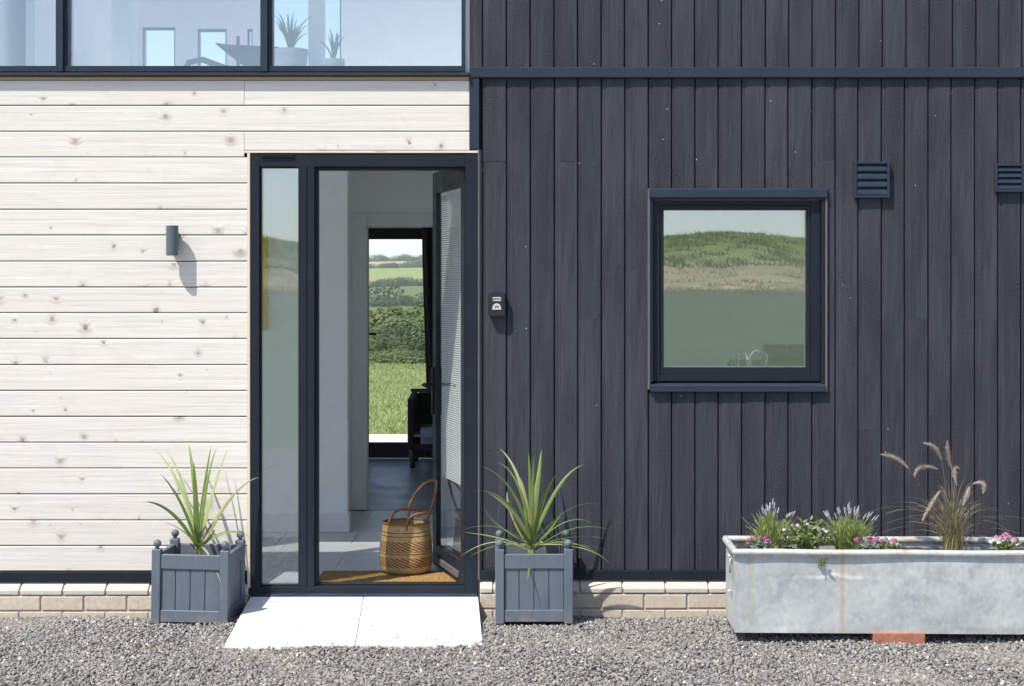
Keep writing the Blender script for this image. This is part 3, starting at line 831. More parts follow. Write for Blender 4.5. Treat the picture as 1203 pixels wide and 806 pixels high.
# ---------- open door leaf, hinged at the right, swung inwards
leaf = bpy.data.objects.new('front_door', None); col.objects.link(leaf); leaf.parent = house
leaf.location = (X(545.5), .055, 0); leaf.rotation_euler = (0, 0, R(-75))
leaf['label'] = 'glazed entrance door standing open into the hall'
LW, l0, l1 = .765, .128, 2.285
lm = MB()
st = .088
lm.box(-st, 0, 0, .062, l0, l1).box(-LW, -LW+st, 0, .062, l0, l1).box(-LW+st, -st, .001, .061, l1-.115, l1-.0005).box(-LW+st, -st, .001, .061, l0+.0005, l0+.12)
build('leaf_frame', lm, M['dark_frame'], leaf, bevel=.002)
build('pane', MB().box(-LW+st-.004, -st+.004, .014, .046, l0+.116, l1-.111), M['window_glass'], leaf)
bl = MB()  # pale slats added in place of a lined reflection in the leaf glass
zz = l1 - .15
bl.box(-LW+st+.012, -st-.012, .026, .034, l1-.135, l1-.116)
while zz > .62:
    bl.add([(-LW+st+.012, .0285, zz), (-st-.012, .0285, zz), (-st-.012, .0315, zz+.0062), (-LW+st+.012, .0315, zz+.0062)], [(0,1,2,3)])
    zz -= .0118
ob = build('reflection_slats', bl, M['painted_timber'], leaf); ob['kind'] = 'stuff'
hd = MB().box(-LW+.018, -LW+.052, -.012, .0005, .955, 1.215)
hd.tube([(-LW+.035, -.010, 1.12), (-LW+.035, -.055, 1.12), (-LW+.048, -.064, 1.12), (-LW+.10, -.066, 1.118), (-LW+.152, -.062, 1.115)], .0095, 8)
build('handle', hd, M['black_metal'], leaf, bevel=.002)
build('weather_bar', MB().box(-LW+.1, -st-.02, -.014, .0005, l0+.03, l0+.062), M['lining_metal'], leaf, bevel=.002)
build('door_closer', MB().box(-.52, -.26, .012, .034, l1+.001, l1+.016), M['silver_plate'], leaf, bevel=.002)

# ---------- right window
wx0, wx1, wz0, wz1 = WIN
wf = MB()
yw0, yw1 = .012, .075
a0, a1, c0, c1 = X(767), X(964.5), Z(448), Z(235)
g0, g1, e0, e1 = X(780.3), X(948), Z(431.8), Z(246.6)
wf.box(a0, X(775), yw0, yw1, c0, c1).box(X(953.5), a1, yw0, yw1, c0, c1).box(X(775), X(953.5), yw0+.0005, yw1, Z(241), c1-.0003).box(X(775), X(953.5), yw0+.0005, yw1, c0+.0003, Z(441))
win = build('window', wf, M['dark_frame'], house, bevel=.0015)
s_ = MB()
s_.box(X(775), g0, yw0+.010, yw1-.004, Z(441), Z(241)).box(g1, X(953.5), yw0+.010, yw1-.004, Z(441), Z(241)).box(g0, g1, yw0+.0105, yw1-.004, e1, Z(241)).box(g0, g1, yw0+.0105, yw1-.004, Z(441), e0)
build('sash', s_, M['dark_frame'], win, bevel=.0015)
build('pane', MB().box(g0-.003, g1+.003, .034, .058, e0-.003, e1+.003), M['window_glass'], win)
build('spacer_bar', MB().box(g0, g1, .0585, .066, e0, e0+.004).box(g0, g1, .0585, .066, e1-.004, e1).box(g0, g0+.004, .0585, .066, e0+.004, e1-.004).box(g1-.004, g1, .0585, .066, e0+.004, e1-.004), M['silver_plate'], win)
build('hood', MB().prism([(.0235, Z(221)), (-.022, Z(221.6)), (-.024, Z(223)), (-.024, Z(232.2)), (-.018, Z(232.2)), (-.012, Z(234.5)), (.0235, Z(234.5))], X(762.5), X(971), 'x'), M['slate_metal'], win, bevel=.001)
build('sill', MB().prism([(.06, Z(448.4)), (-.020, Z(452)), (-.026, Z(453)), (-.026, Z(460)), (.0235, Z(460)), (.06, Z(454))], X(763.8), X(968.5), 'x'), M['slate_metal'], win, bevel=.001)
build('side_flange', MB().box(X(760.8), X(763.5), -.014, .0235, Z(457.5), Z(221.8)), M['lining_metal'], win, bevel=.0008)
build('side_flange', MB().box(X(968.8), X(971.6), -.014, .0235, Z(460.5), Z(221.8)), M['lining_metal'], win, bevel=.0008)
for q0, q1 in ((764, 766.8), (964.8, 967.8)): build('reveal_lining', MB().box(X(q0), X(q1), -.012, .07, Z(448.3), Z(234.8)), M['dark_frame'], win, bevel=.0008)

# ---------- upper glazing
ux0, ux1, uz0, uz1 = UP
u = MB()
yu = .004
u.box(ux0, ux1, yu, .074, uz0, Z(77.2)).box(ux0, ux1, yu, .10, uz1-.06, uz1)
u.box(X(542), ux1, yu+.001, .10, Z(77.2), uz1-.06).box(ux0, ux0+.05, yu+.001, .10, Z(77.2), uz1-.06)
mull = [(-172, -160), (66, 79), (306, 319)]
for m0, m1 in mull:
    u.box(X(m0), X(m1-4.6), yu-.014, .10, Z(84.3), uz1-.06).box(X(m1-4.6), X(m1), yu+.012, .099, Z(77.2), uz1-.06)
upw = build('upper_window', u, M['slate_metal'], house, bevel=.0012)
edges = [ux0+.05] + [q for m_ in mull for q in (X(m_[0]), X(m_[1]))] + [X(542)]
for k in range(0, len(edges), 2):
    build('pane', MB().box(edges[k]-.003, edges[k+1]+.003, .045, .069, Z(77.2)-.003, uz1-.058), M['upper_glass'], upw)

# ---------- inside, ground floor
fb = build('floor', MB().box(HX0+.16, HX1-.16, .151, yr+.049, -.05, FL-.008), M['rear_floor'], house)
for i in range(9):
    for j in range(6):
        a0, c0 = -3.43 + i*.452 + (j % 2)*.2, .16 + j*.505
        build('tile', MB().box(a0, a0+.449, c0, min(c0+.502, 3.19), FL-.0075, FL), M['floor_tile'], fb, origin=(a0, c0, FL), bevel=.001)
yA, yB = 2.16, 3.25
xa = X(408, yA)
wa = build('interior_wall', MB().box(-2.3, xa, yA, yA+.11, FL-.005, 2.54), M['plaster'], house, bevel=.002)
build('skirting', MB().box(-2.3, xa+.012, yA-.016, yA-.0005, FL+.001, Z(603, yA)).box(xa+.0005, xa+.013, yA-.0005, yA+.11, FL+.001, Z(603, yA)), M['painted_timber'], wa, bevel=.002)
OB = (X(431, yB), -.10, 0, Z(266.5, yB))
wb = build('interior_wall', wall_cells(MB(), -2.3, .35, FL-.005, 2.56, yB, yB+.12, [OB]), M['plaster'], house)
build('architrave', MB().box(X(413.5, yB), OB[0]-.0005, yB-.018, yB-.0005, FL+.001, Z(250.5, yB)).box(OB[0], OB[1], yB-.0175, yB-.0005, Z(266, yB), Z(250.5, yB))
      .box(OB[1], OB[1]+.1, yB-.018, yB-.0005, FL+.001, Z(250.5, yB)), M['painted_timber'], wb, bevel=.002)
build('interior_wall', MB().box(.25, .35, .1505, yB-.0005, FL-.005, 2.56), M['plaster'], house)
build('interior_wall', MB().box(-1.55, -1.45, yA+.1105, yB-.0005, FL-.005, 2.56), M['plaster'], house)
# intermediate floor: slot behind the glazing, other unseen voids added to light the hall
build('ceiling', wall_cells(MB(), HX0+.16, HX1-.16, .151, yr+.049, 2.565, 2.70, [(-3.3, -2.62, 0, 2.6), (-2.62, -.55, 0, .62), (-2.62, -.30, 1.02, 2.155)], 'z'), M['plaster'], house)
# kitchen
ck = build('interior_wall', MB().box(.3505, HX1-.16, 3.0, 3.1, FL-.005, 2.56), M['plaster'], house)
tz, tx = Z(405, 3.0), X(897, 3.0)
for r_ in range(4):
    for k in range(8):
        a0 = tx + k*.160 + (0 if r_ == 0 else -.0)
        build('tile', MB().box(a0, a0+.156, 2.991, 2.9995, tz-(r_+1)*.083+.003, tz-r_*.083), M['green_glazed_tile'], ck, origin=(a0, 2.99, tz-r_*.083), bevel=.0015)
wt = tag(build('worktop', MB().box(.45, 3.0, .16, .78, .88, .92), M['worktop_stone'], bevel=.004), 'grey stone worktop behind the square window', 'worktop')
# rear door (glazed)
rx0, rx1, rz1 = RD[0], RD[1], RD[3]
rd = build('rear_door', MB().box(rx0, Xr(433), yr, yr+.06, FL, rz1).box(rx1-.10, rx1, yr, yr+.06, FL, rz1).box(Xr(433), rx1-.10, yr+.0005, yr+.0595, Z(281, yr), rz1-.0003).box(Xr(433), rx1-.10, yr+.0005, yr+.0595, FL-.001, Z(520, yr)), M['black_metal'], house, bevel=.002)
build('pane', MB().box(Xr(433)-.004, rx1-.096, yr+.018, yr+.042, Z(520, yr)-.004, Z(281, yr)+.004), M['rear_glass'], rd)
build('handle', MB().tube([(Xr(432), yr, 1.252), (Xr(432), yr-.05, 1.252), (Xr(435), yr-.055, 1.252), (Xr(442.5), yr-.055, 1.25)], .011, 8), M['black_metal'], rd)
for (q0, q1, z0_, z1_) in UW:
    ww_ = build('rear_window', MB().box(q0, q0+.012, yr+.06, yr+.12, z0_, z1_).box(q1-.012, q1, yr+.06, yr+.12, z0_, z1_).box(q0+.012, q1-.012, yr+.0605, yr+.12, z1_-.02, z1_).box(q0+.012, q1-.012, yr+.0605, yr+.12, z0_, z0_+.02), M['dark_frame'], house)
    build('pane', MB().box(q0+.011, q1-.011, yr+.075, yr+.099, z0_+.019, z1_-.019), M['rear_glass'], ww_)
# upstairs posts behind the glass
for (p0, p1, yy) in ((131, 152, .9), (362, 380, .93)):
    build('post', MB().box(X(p0, yy), X(p1, yy), yy, yy+.10, FL if p0 < 200 else 2.7, 5.0), M['plaster'], house, bevel=.002)
build('interior_wall', MB().box(X(30, 3.0), X(41, 3.0), 3.0, 4.6, 2.7, 5.0), M['plaster'], house)

# ================================================================== THINGS
# two paving slabs laid as a ramp at the door
for k, (xa0, xa1, xf0, xf1, lab) in enumerate(((-1.317, -.748, -1.288, -.706, 'white paving slab at the door, the one beside the shorter plant box with a bare leg'), (-.7445, -.170, -.7025, -.132, ''))):
    zt_b, zt_f = Z(700.6, -.02), .0455
    yb_, yf_ = -.033, -.955 + (.012 if k else 0)
    vs = [(xf0, yf_, zt_f-.055), (xf1, yf_, zt_f-.055), (xa1, yb_, zt_b-.055), (xa0, yb_, zt_b-.055), (xf0, yf_, zt_f), (xf1, yf_, zt_f), (xa1, yb_, zt_b), (xa0, yb_, zt_b)]
    ob = build('paving_slab', MB().add(vs, [(0,3,2,1),(4,5,6,7),(0,1,5,4),(1,2,6,5),(2,3,7,6),(3,0,4,7)]), M['white_paving'], bevel=.0025, origin=((xa0+xa1)/2, -.5, .04))
    tag(ob, ['white paving slab below the tall sidelight, half of the pale doorstep ramp', 'white paving slab below the open doorway and basket, half of the doorstep ramp'][k], 'paving slab', 'paving slabs forming the doorstep ramp')

# planters
def make_planter():
    t = thing('planter', 'slate blue wooden planter box right of the doorway against charcoal boards', 'planter', (0,0,0), 0, 'slate blue planters beside the door')
    H, hw, ps = .357, .1865, .043
    pm = M['planter_paint']
    for sx in (-1, 1):
        for sy in (-1, 1):
            x0, y0 = sx*(hw-ps/2), sy*(hw-ps/2)
            po = build('post', MB().box(x0-ps/2, x0+ps/2, y0-ps/2, y0+ps/2, 0, H), pm, t, bevel=.003)
            build('finial', MB().lathe([(.0001, H+.0005), (.012, H+.0005), (.009, H+.006), (.010, H+.0085)] + [(max(.0002, .0195*math.sin(a)), H+.026-.0195*math.cos(a)) for a in [R(q) for q in range(30, 181, 15)]], 16, (x0, y0, 0), cap=False), pm, po, smooth=True)
    def side(rot):
        def rr(mb):
            c, s = math.cos(rot), math.sin(rot)
            mb.v = [(a*c-b*s, a*s+b*c, z) for a, b, z in mb.v]; return mb
        L = hw - ps
        build('rail', rr(MB().box(-L-.001, L+.001, -hw+.006, -hw+.030, H-.094, H-.024)), pm, t, bevel=.003)
        build('rail', rr(MB().box(-L-.001, L+.001, -hw+.006, -hw+.030, .008, .066)), pm, t, bevel=.003)
        n = 4
        for k in range(n):
            a = -L + k*2*L/n
            build('slat', rr(MB().box(a+.0012, a+2*L/n-.0012, -hw+.013, -hw+.026, .060, H-.088)), pm, t, bevel=.0025)
    for q in range(4): side(q*math.pi/2)
    build('soil', MB().box(-hw+.028, hw-.028, -hw+.028, hw-.028, .05, H-.085), M['soil'], t)
    return t
pr_ = make_planter()
pr_.location = (.1045, -.246, .036); pr_.rotation_euler = (0, 0, R(.6))
pl_ = copy_tree(pr_)
pl_.location = (-1.535, -.258, .036); pl_.rotation_euler = (R(.4), R(.9), R(-3.4))
pl_['label'] = 'slate blue wooden planter box left of the doorway against pale boards'

# spiky plants: each leaf is a folded curved strip
def strip(mb, pts, wmax, mi=0, fold=.35, side=None, prof=None):
    n = len(pts); vs, fs = [], []
    for i, p in enumerate(pts):
        t = (pts[min(i+1, n-1)] - pts[max(i-1, 0)]).normalized()
        sd = side - t*side.dot(t)
        sd.normalize()
        nn = t.cross(sd)
        u_ = i/(n-1)
        ww = wmax*(prof(u_) if prof else (min(1, .45+u_*2.2))*(1-u_**2.2)**.9 + .015)
        vs += [p - sd*ww/2 + nn*ww*fold*.5, p, p + sd*ww/2 + nn*ww*fold*.5]
    for i in range(n-1):
        k = 3*i
        fs += [(k, k+1, k+4, k+3), (k+1, k+2, k+5, k+4)]
    mb.add(vs, fs, mi)
def bez(a, b, c, n=9): return [a*(1-t)**2 + b*2*t*(1-t) + c*t*t for t in [i/(n-1) for i in range(n)]]

def spiky(name, label, ox, oy, sc, base, yb, leaves, seed):
    rs = random.Random(seed)
    bp = P(base[0]/sc+ox, base[1]/sc+oy, yb)
    t = thing(name, label, 'plant', bp - Vector((0, 0, .02)), 0, 'spiky plants in the planter boxes')
    o = Vector(t.location)
    n = len(leaves)
    for i, (tx, ty, cx, cy_, wd, dy) in enumerate(leaves):
        yt = min(-.035, yb + dy)
        yc = yb + dy*.5
        tip, ctl = P(tx/sc+ox, ty/sc+oy, yt), P(cx/sc+ox, cy_/sc+oy, yc)
        b0 = bp + Vector((rs.uniform(-.012, .012), rs.uniform(-.012, .012), rs.uniform(-.01, .03)))
        ctl = 2*ctl - .5*(b0 + tip)          # curve passes through the drawn point
        mb = MB()
        side = Vector((1, rs.uniform(-.5, .5), rs.uniform(-.3, .3)))
        d = tip - b0
        if abs(d.x) > abs(d.z)*1.2: side = Vector((rs.uniform(-.2, .2), 1, rs.uniform(-.25, .5)))
        strip(mb, [q - o for q in bez(b0, ctl, tip, 12)], wd, 0, rs.uniform(.25, .5), side)
        build('leaf', mb, M['dry_leaf' if i in (n-3, n-8) else 'pale_cordyline_leaf' if rs.random() < .28 else 'cordyline_leaf'], t, smooth=True)
    st_ = MB().lathe([(.020, -.06), (.019, 0), (.015, .03), (.006, .06)], 10)
    build('stem', st_, M['dry_leaf'], t, smooth=True)
    return t
RL = [(172,25,262,180,.020,.15),(297,38,306,200,.024,.17),(318,55,316,220,.020,.05),(353,28,332,200,.030,.16),(163,85,255,190,.015,.12),(70,97,220,205,.019,-.10),
      (55,208,205,262,.018,-.14),(120,217,228,300,.020,-.22),(103,275,170,355,.016,.05),(0,380,160,362,.017,-.2),(12,386,170,408,.014,.12),(0,492,160,425,.018,-.26),
      (42,490,180,440,.017,-.2),(290,595,304,505,.021,-.24),(662,534,520,455,.020,-.24),(650,377,480,374,.017,-.12),(630,415,480,408,.013,.10),(635,462,490,440,.014,-.2),
      (618,490,470,432,.014,-.1),(578,355,460,342,.014,.05),(520,315,400,345,.015,.08),(608,265,450,300,.013,-.06),(540,93,425,190,.020,.12),(418,135,355,265,.027,-.16),
      (365,495,352,430,.018,-.16),(206,208,222,300,.017,.1),(215,282,258,372,.024,-.12),(286,342,312,380,.018,-.12),(480,405,400,425,.014,.1),(340,120,322,260,.022,.12),(262,150,290,270,.020,.10),
      (440,300,385,380,.016,.16),(150,420,220,435,.015,.14)]
LL = [(97,50,200,195,.019,.17),(143,52,215,190,.016,.20),(240,38,258,180,.023,.19),(260,105,268,260,.030,-.06),(330,45,304,200,.017,.20),(352,48,312,200,.016,.18),
      (397,52,332,235,.024,.12),(38,270,165,305,.018,-.14),(110,338,205,372,.019,-.16),(128,155,215,285,.020,-.10),(520,170,410,250,.013,-.02),(438,318,340,350,.014,.08),
      (420,238,365,300,.012,.14),(470,415,395,385,.014,-.08),(492,430,420,388,.010,.05),(372,598,320,480,.013,-.22),(345,375,315,420,.020,-.10),(205,330,240,400,.020,.10),(150,300,215,360,.015,.14),(300,240,285,340,.024,.12)]
spiky('spiky_plant', 'wide spreading spiky green plant in the planter right of the door', 540, 520, 3.663, (308, 468), -.25, RL, 3)
spiky('spiky_plant', 'smaller upright spiky green plant in the planter left of the door', 150, 510, 3.356, (280, 462), -.26, LL, 5)

# wall lamp
wl = thing('wall_lamp', 'grey cylindrical up and down wall lamp on the pale boards', 'wall lamp', (X(201.6, -.085), 0, Z(282.5, -.085)))
hL = 35.2*(CD-.085)/F/2
build('lamp_body', MB().lathe([(.0245, -hL+.002), (.0285, -hL), (.0305, -hL+.002), (.0305, -hL+.013), (.0300, -hL+.0135), (.0300, -hL+.0145), (.0305, -hL+.015), (.0305, hL-.013), (.0300, hL-.0125), (.0300, hL-.0115), (.0305, hL-.011), (.0305, hL-.001), (.029, hL), (.024, hL-.003)], 32, (0, -.070, 0)), M['lamp_paint'], wl, smooth=True, sharp=40)
build('wall_bracket', MB().box(-.022, .022, -.045, -.008, -.045, .045), M['lamp_paint'], wl, bevel=.003)

# key safe
ks = thing('key_safe', 'small black key safe with dial on the charcoal boards beside the door', 'key safe', (X(583.6), -.0005, Z(357.5)))
kw, kh = 10.0*.0043, 14.3*.0043
build('safe_body', MB().prism([(-kw+.008, kh), (kw-.008, kh), (kw, kh-.008), (kw, -kh+.006), (kw-.006, -kh), (-kw+.006, -kh), (-kw, -kh+.006), (-kw, kh-.008)], -.042, 0, 'y'), M['black_paint'], ks, bevel=.005, seg=3, smooth=True, sharp=45)
build('nameplate', MB().box(-.020, .022, -.0445, -.0418, .016, .036), M['silver_plate'], ks, bevel=.003)
dl = [( .022*math.cos(a), -.021+.026*math.sin(a)) for a in [math.pi*q/12 for q in range(13)]] + [(-.022, -.027), (.022, -.027)]
di = build('dial_badge', MB().prism(dl, -.0445, -.0418, 'y'), M['white_petal'], ks)
build('dial_mark', MB().prism([(.011*math.cos(a), -.019+.012*math.sin(a)) for a in [math.pi*q/8 for q in range(9)]] + [(-.006, -.017), (0, -.011), (.006, -.017)], -.0455, -.0446, 'y'), M['ink'], di)
lt = MB()
for k in range(5):
    lt.box(-.008+k*.0056, -.0045+k*.0056, -.0452, -.0446, .023, .031)
lt.box(-.018, -.011, -.0452, -.0446, .021, .031)
build('lettering', lt, M['ink'], ks)

# louvre vents
def vent(x0, x1, y0, y1, n, label, mt):
    a, b, c, d = X(x0), X(x1), Z(y1), Z(y0)
    t = thing('louvre_vent', label, 'vent', ((a+b)/2, -.0015, c), 0, 'louvred vents on the charcoal boards')
    hw, h = (b-a)/2, d-c
    e = .013
    build('vent_frame', MB().box(-hw, -hw+e, -.026, 0, 0, h).box(hw-e, hw, -.026, 0, 0, h).box(-hw+e, hw-e, -.0255, 0, 0.0003, e).box(-hw+e, hw-e, -.0255, 0, h-e, h-.0003).box(-hw+e, hw-e, -.004, -.0005, e, h-e), M[mt], t, bevel=.0015)
    hh = (h-2*e)/n
    for k in range(n):
        z0 = e + k*hh
        build('louvre', MB().prism([(-.005, z0+hh-.0005), (-.010, z0+hh-.001), (-.020, z0+hh*.55), (-.0235, z0+hh*.15), (-.022, z0+.0015), (-.017, z0+.0035), (-.005, z0+hh*.6)], -hw+e+.0005, hw-e-.0005, 'x'), M[mt], t, bevel=.0006)
vent(1002.4, 1044.2, 190, 232.8, 4, 'square charcoal louvre vent with four blades nearest the window', 'slate_metal')
vent(1167.5, 1201.5, 192.5, 226, 4, 'smaller louvre vent at the far right edge of the charcoal wall', 'slate_metal')

# ------------------------------------------------------------------ trough
TX0 = 1.013; TL = 2.15
tr = thing('water_trough', 'old galvanised cattle trough used as a flower planter, standing on brick', 'trough', (TX0, -.855, .080))
tr.rotation_euler = (R(1.2), R(.25), R(-.5))
H, Dp = .362, .365
nx, nz = 130, 52
def shell_front(u_, z):
    y = 0.0
    x = u_
    # creased dent below the rim, and soft buckles
    d = x - .45
    zc = .262 - .022*(abs(d)/.25)**2 + .004*math.sin(x*31) + .003*math.sin(x*57+1)
    y += .0034*math.exp(-(d/.15)**2)*(math.exp(-((z-zc)/.06)**2) if z > zc else -.25*math.exp(-((z-zc)/.03)**2))
    y += .003*math.sin(x*4.1+.7)*math.sin(z*9) + .0015*math.sin(x*9.3+z*7) + .002*math.sin(x*2.1+2)
    y *= min(1, (H-z)/.04)*min(1, z/.03)*min(1, x/.05)
    return y
V, Fs = [], []
for j in range(nz+1):
    for i in range(nx+1):
        x = TL*i/nx; z = H*j/nz
        V.append((x, shell_front(x, z), z))
for j in range(nz):
    for i in range(nx):
        k = j*(nx+1)+i
        Fs.append((k, k+1, k+nx+2, k+nx+1))
mb = MB().add(V, Fs)
mb.box(0.001, TL-.001, .013, .016, .001, H-.001)                       # inner skin of front
mb.prism([(0.0, 0.0), (.34, 0.0), (Dp, .02), (Dp, H), (0.0, H)], .0, .003, 'x')      # left end
mb.prism([(0.0, 0.0), (.34, 0.0), (Dp, .02), (Dp, H), (0.0, H)], TL-.003, TL, 'x')
mb.box(.003, TL-.003, Dp-.003, Dp, .02, H).box(.003, TL-.003, .002, .34, 0, .003)
body = build('trough_body', mb, M['galvanised_steel'], tr, smooth=True, sharp=35)
rmb = MB()
e = .002
c4 = [(-e, -e), (TL+e, -e), (TL+e, Dp+e), (-e, Dp+e)]
for k in range(4):
    a_, b_2 = c4[k], c4[(k+1) % 4]
    rmb.tube([(a_[0]+(b_2[0]-a_[0])*q/12, a_[1]+(b_2[1]-a_[1])*q/12, H+.004+.0015*math.sin(q*1.9+k)) for q in range(13)], .0165, 12)
for q in c4: rmb.ball((q[0], q[1], H+.004), .0165, 12, 8)
for (a0, a1, b0, b1) in ((-.012, TL+.012, -.012, .004), (-.012, TL+.012, Dp-.004, Dp+.012), (-.012, .004, .004, Dp-.004), (TL-.004, TL+.012, .004, Dp-.004)):
    rmb.box(a0, a1, b0, b1, H-.012, H+.012)
build('rolled_rim', rmb, M['galvanised_steel'], tr, smooth=True, sharp=50)
V, Fs = [], []
for j in range(13):
    for i in range(61):
        x, y = .004+(TL-.008)*i/60, .017+(Dp-.021)*j/12
        V.append((x, y, H-.035 + .010*math.sin(x*9+y*20)+.007*random.uniform(-1, 1)))
for j in range(12):
    for i in range(60):
        k = j*61+i; Fs.append((k, k+1, k+62, k+61))
build('soil', MB().add(V, Fs), M['soil'], tr, smooth=True)
build('ring_handle', MB().tube([(-.014, .10, H-.035), (-.016, .12, H-.03), (-.016, .145, H-.03), (-.014, .165, H-.035)], .005, 8).tube([(-.010, .105, H-.035), (-.013, .103, H-.07), (-.011, .108, H-.11)], .0045, 6).lathe([(.012, -.001), (.012, .004), (.006, .009)], 10, (-.010, .13, H-.2)), M['galvanised_steel'], tr, smooth=True)
bk = MB().box(-.118, .118, -.03, .075, 0, .066)
tag(build('loose_brick', bk, M['red_brick'], loc=(X(1056, -.86), -.845, .016), bevel=.004), 'orange red brick propping up the galvanised trough', 'brick')
bk2 = build('loose_brick', MB().box(-.05, .05, -.11, .11, 0, .066), M['red_brick'], loc=(3.0, -.68, .014), bevel=.004)
tag(bk2, 'red brick under the hidden far end of the trough', 'brick')

# ---- trough plants: built in their own frames, standing on the soil
SOIL = .408
def at(px, y): return Vector((X(px, y), y, SOIL))
def flowerhead(mb, c, r, mi, rs, n=16):
    for k in range(n):
        d = Vector((rs.gauss(0, 1), rs.gauss(0, 1), abs(rs.gauss(0, 1))+.15)).normalized()
        a = d.cross(Vector((rs.random(), rs.random(), 1))).normalized(); b = d.cross(a)
        p = c + d*r*.55
        w_ = r*.62
        mb.add([p - a*w_ + d*r*.1, p - b*w_, p + a*w_ + d*r*.3, p + b*w_ + d*r*.25], [(0,1,2,3)], mi)
def lavender(px, y, hgt, spread, n, label, seed):
    rs = random.Random(seed); t = thing('lavender', label, 'plant', at(px, y), 0, 'plants in the galvanised trough')
    sm, fm = MB(), MB()
    for k in range(n):
        a = rs.uniform(0, 2*math.pi); q = rs.random()**.7
        L = hgt*rs.uniform(.35, 1.0)*(1-.3*q)
        tip = Vector((math.cos(a)*spread*q + rs.uniform(-.02, .02), math.sin(a)*spread*.75*q, L))
        b0 = Vector((rs.uniform(-.045, .045), rs.uniform(-.03, .03), -.01))
        ctl = Vector((tip.x*rs.uniform(.2, .75), tip.y*.30, L*.62))
        pts = bez(b0, ctl, tip, 6)
        sm.tube(pts, .0016, 4, 0, .0009)
        for m in range(9):                                   # narrow leaves up the stem
            p = pts[rs.randrange(0, 4)] + Vector((rs.uniform(-.004, .004), rs.uniform(-.004, .004), rs.uniform(0, .02)))
            d = Vector((rs.uniform(-.5, .5), rs.uniform(-.5, .5), rs.uniform(.5, 1.1))).normalized()
            strip(sm, [p, p + d*.018, p + d*.036 + Vector((d.x, d.y, -.1))*.006], .0042, 0, .3, Vector((1, .4, .1)))
        if L > hgt*.70 and rs.random() < .7:
            d = (pts[-1]-pts[-2]).normalized()
            for m in range(9):
                c = tip + d*(m*.0032-.006)
                fm.ball(c, .0042*(1-.05*m), 5, 3, (rs.uniform(.8, 1.2), 1, .9))
    build('stem', sm, M['lavender_stem'], t)['kind'] = 'stuff'
    build('flower_spike', fm, M['lavender_flower'], t, smooth=True)['kind'] = 'stuff'
lavender(905, -.60, .235, .135, 150, 'lavender bush at the left end of the trough, pale flower spikes', 11)
lavender(996, -.62, .228, .135, 190, 'bright green lavender in mid trough between shrub and pink flowers', 12)

def shrub(name, label, px, y, hgt, spread, nst, leaf, flowers, seed, leafl=.03, sprawl=None):
    rs = random.Random(seed); t = thing(name, label, 'plant', at(px, y), 0, 'plants in the galvanised trough')
    lm_, sm = MB(), MB(); fms = {}
    def leafat(p, L):
        d = Vector((rs.gauss(0, 1), rs.gauss(0, 1), rs.uniform(-.2, .9))).normalized()
        strip(lm_, [p, p + d*L*.5 + Vector((0, 0, L*.06)), p + d*L], L*.46, 0, .3, Vector((rs.uniform(-1, 1), rs.uniform(-1, 1), rs.uniform(-.3, .3)+.01)), lambda u_: math.sin(math.pi*min(.97, u_*.9+.07)))
    for k in range(nst):
        a = rs.uniform(0, 2*math.pi); q = rs.random()**.6
        L = hgt*rs.uniform(.55, 1.0)*(1-.35*q)
        tip = Vector((math.cos(a)*spread*q, math.sin(a)*spread*.7*q, L))
        pts = bez(Vector((0, 0, -.01)), Vector((tip.x*.5, tip.y*.5, L*.7)), tip, 5)
        sm.tube(pts, .0018, 4, 0, .001)
        for m in range(11):
            leafat(pts[rs.randrange(1, 5)] + Vector((rs.uniform(-.008, .008), rs.uniform(-.008, .008), rs.uniform(-.008, .008))), leafl*rs.uniform(.6, 1.15))
    if sprawl:
        pts = bez(Vector((0, 0, 0)), Vector((sprawl[0]*.6, sprawl[1]*.7, .05)), Vector(sprawl), 7)
        sm.tube(pts, .002, 4)
        for m in range(26): leafat(pts[rs.randrange(4, 7)] + Vector((rs.uniform(-.012, .012), rs.uniform(-.004, .004), rs.uniform(-.012, .008))), leafl)
    for (mat_, cnt, r, zf, sx) in flowers:
        fm = fms.setdefault(mat_, MB())
        for k in range(cnt):
            a = rs.uniform(0, 2*math.pi); q = rs.random()**.5
            c = Vector((math.cos(a)*spread*sx*q, math.sin(a)*spread*.6*q, hgt*zf*rs.uniform(.85, 1.1)*(1-.15*q)))
            flowerhead(fm, c, r, 0, rs)
            sm.tube([c*Vector((.5, .5, .2)) if False else Vector((c.x*.4, c.y*.4, 0)), c], .0012, 4)
    build('foliage', lm_, M[leaf], t)['kind'] = 'stuff'
    build('stem', sm, M['lavender_stem'], t)
    for mat_, fm in fms.items(): build('flower', fm, M[mat_], t)
shrub('flowering_shrub', 'leafy shrub with small white flowers trailing over the trough rim', 948, -.66, .17, .135, 52, 'shrub_leaf', [('white_petal', 9, .010, .8, .9), ('pink_petal', 3, .011, .85, .9)], 21, .030, (.035, -.225, -.01))
shrub('dianthus', 'silver leaved plant with magenta flowers at the trough left corner', 893, -.74, .075, .06, 20, 'silver_leaf', [('magenta_petal', 9, .010, 1.1, 1.0)], 22, .032)
shrub('dianthus', 'silver leaved plant with magenta flowers right of the middle lavender', 1016, -.74, .075, .05, 18, 'silver_leaf', [('magenta_petal', 8, .0105, 1.25, 1.0)], 23, .030)
shrub('pink_flowers', 'clump of pale pink and white flowers left of the tall grass', 1041, -.70, .075, .075, 22, 'shrub_leaf', [('pink_petal', 12, .0125, 1.05, .9), ('white_petal', 7, .012, .65, 1.15)], 24, .024)
shrub('pink_flowers', 'clump of pink and white flowers at the right edge of the photo', 1180, -.70, .085, .085, 26, 'shrub_leaf', [('pink_petal', 9, .014, 1.1, .9), ('white_petal', 9, .013, .8, 1.15)], 25, .026)
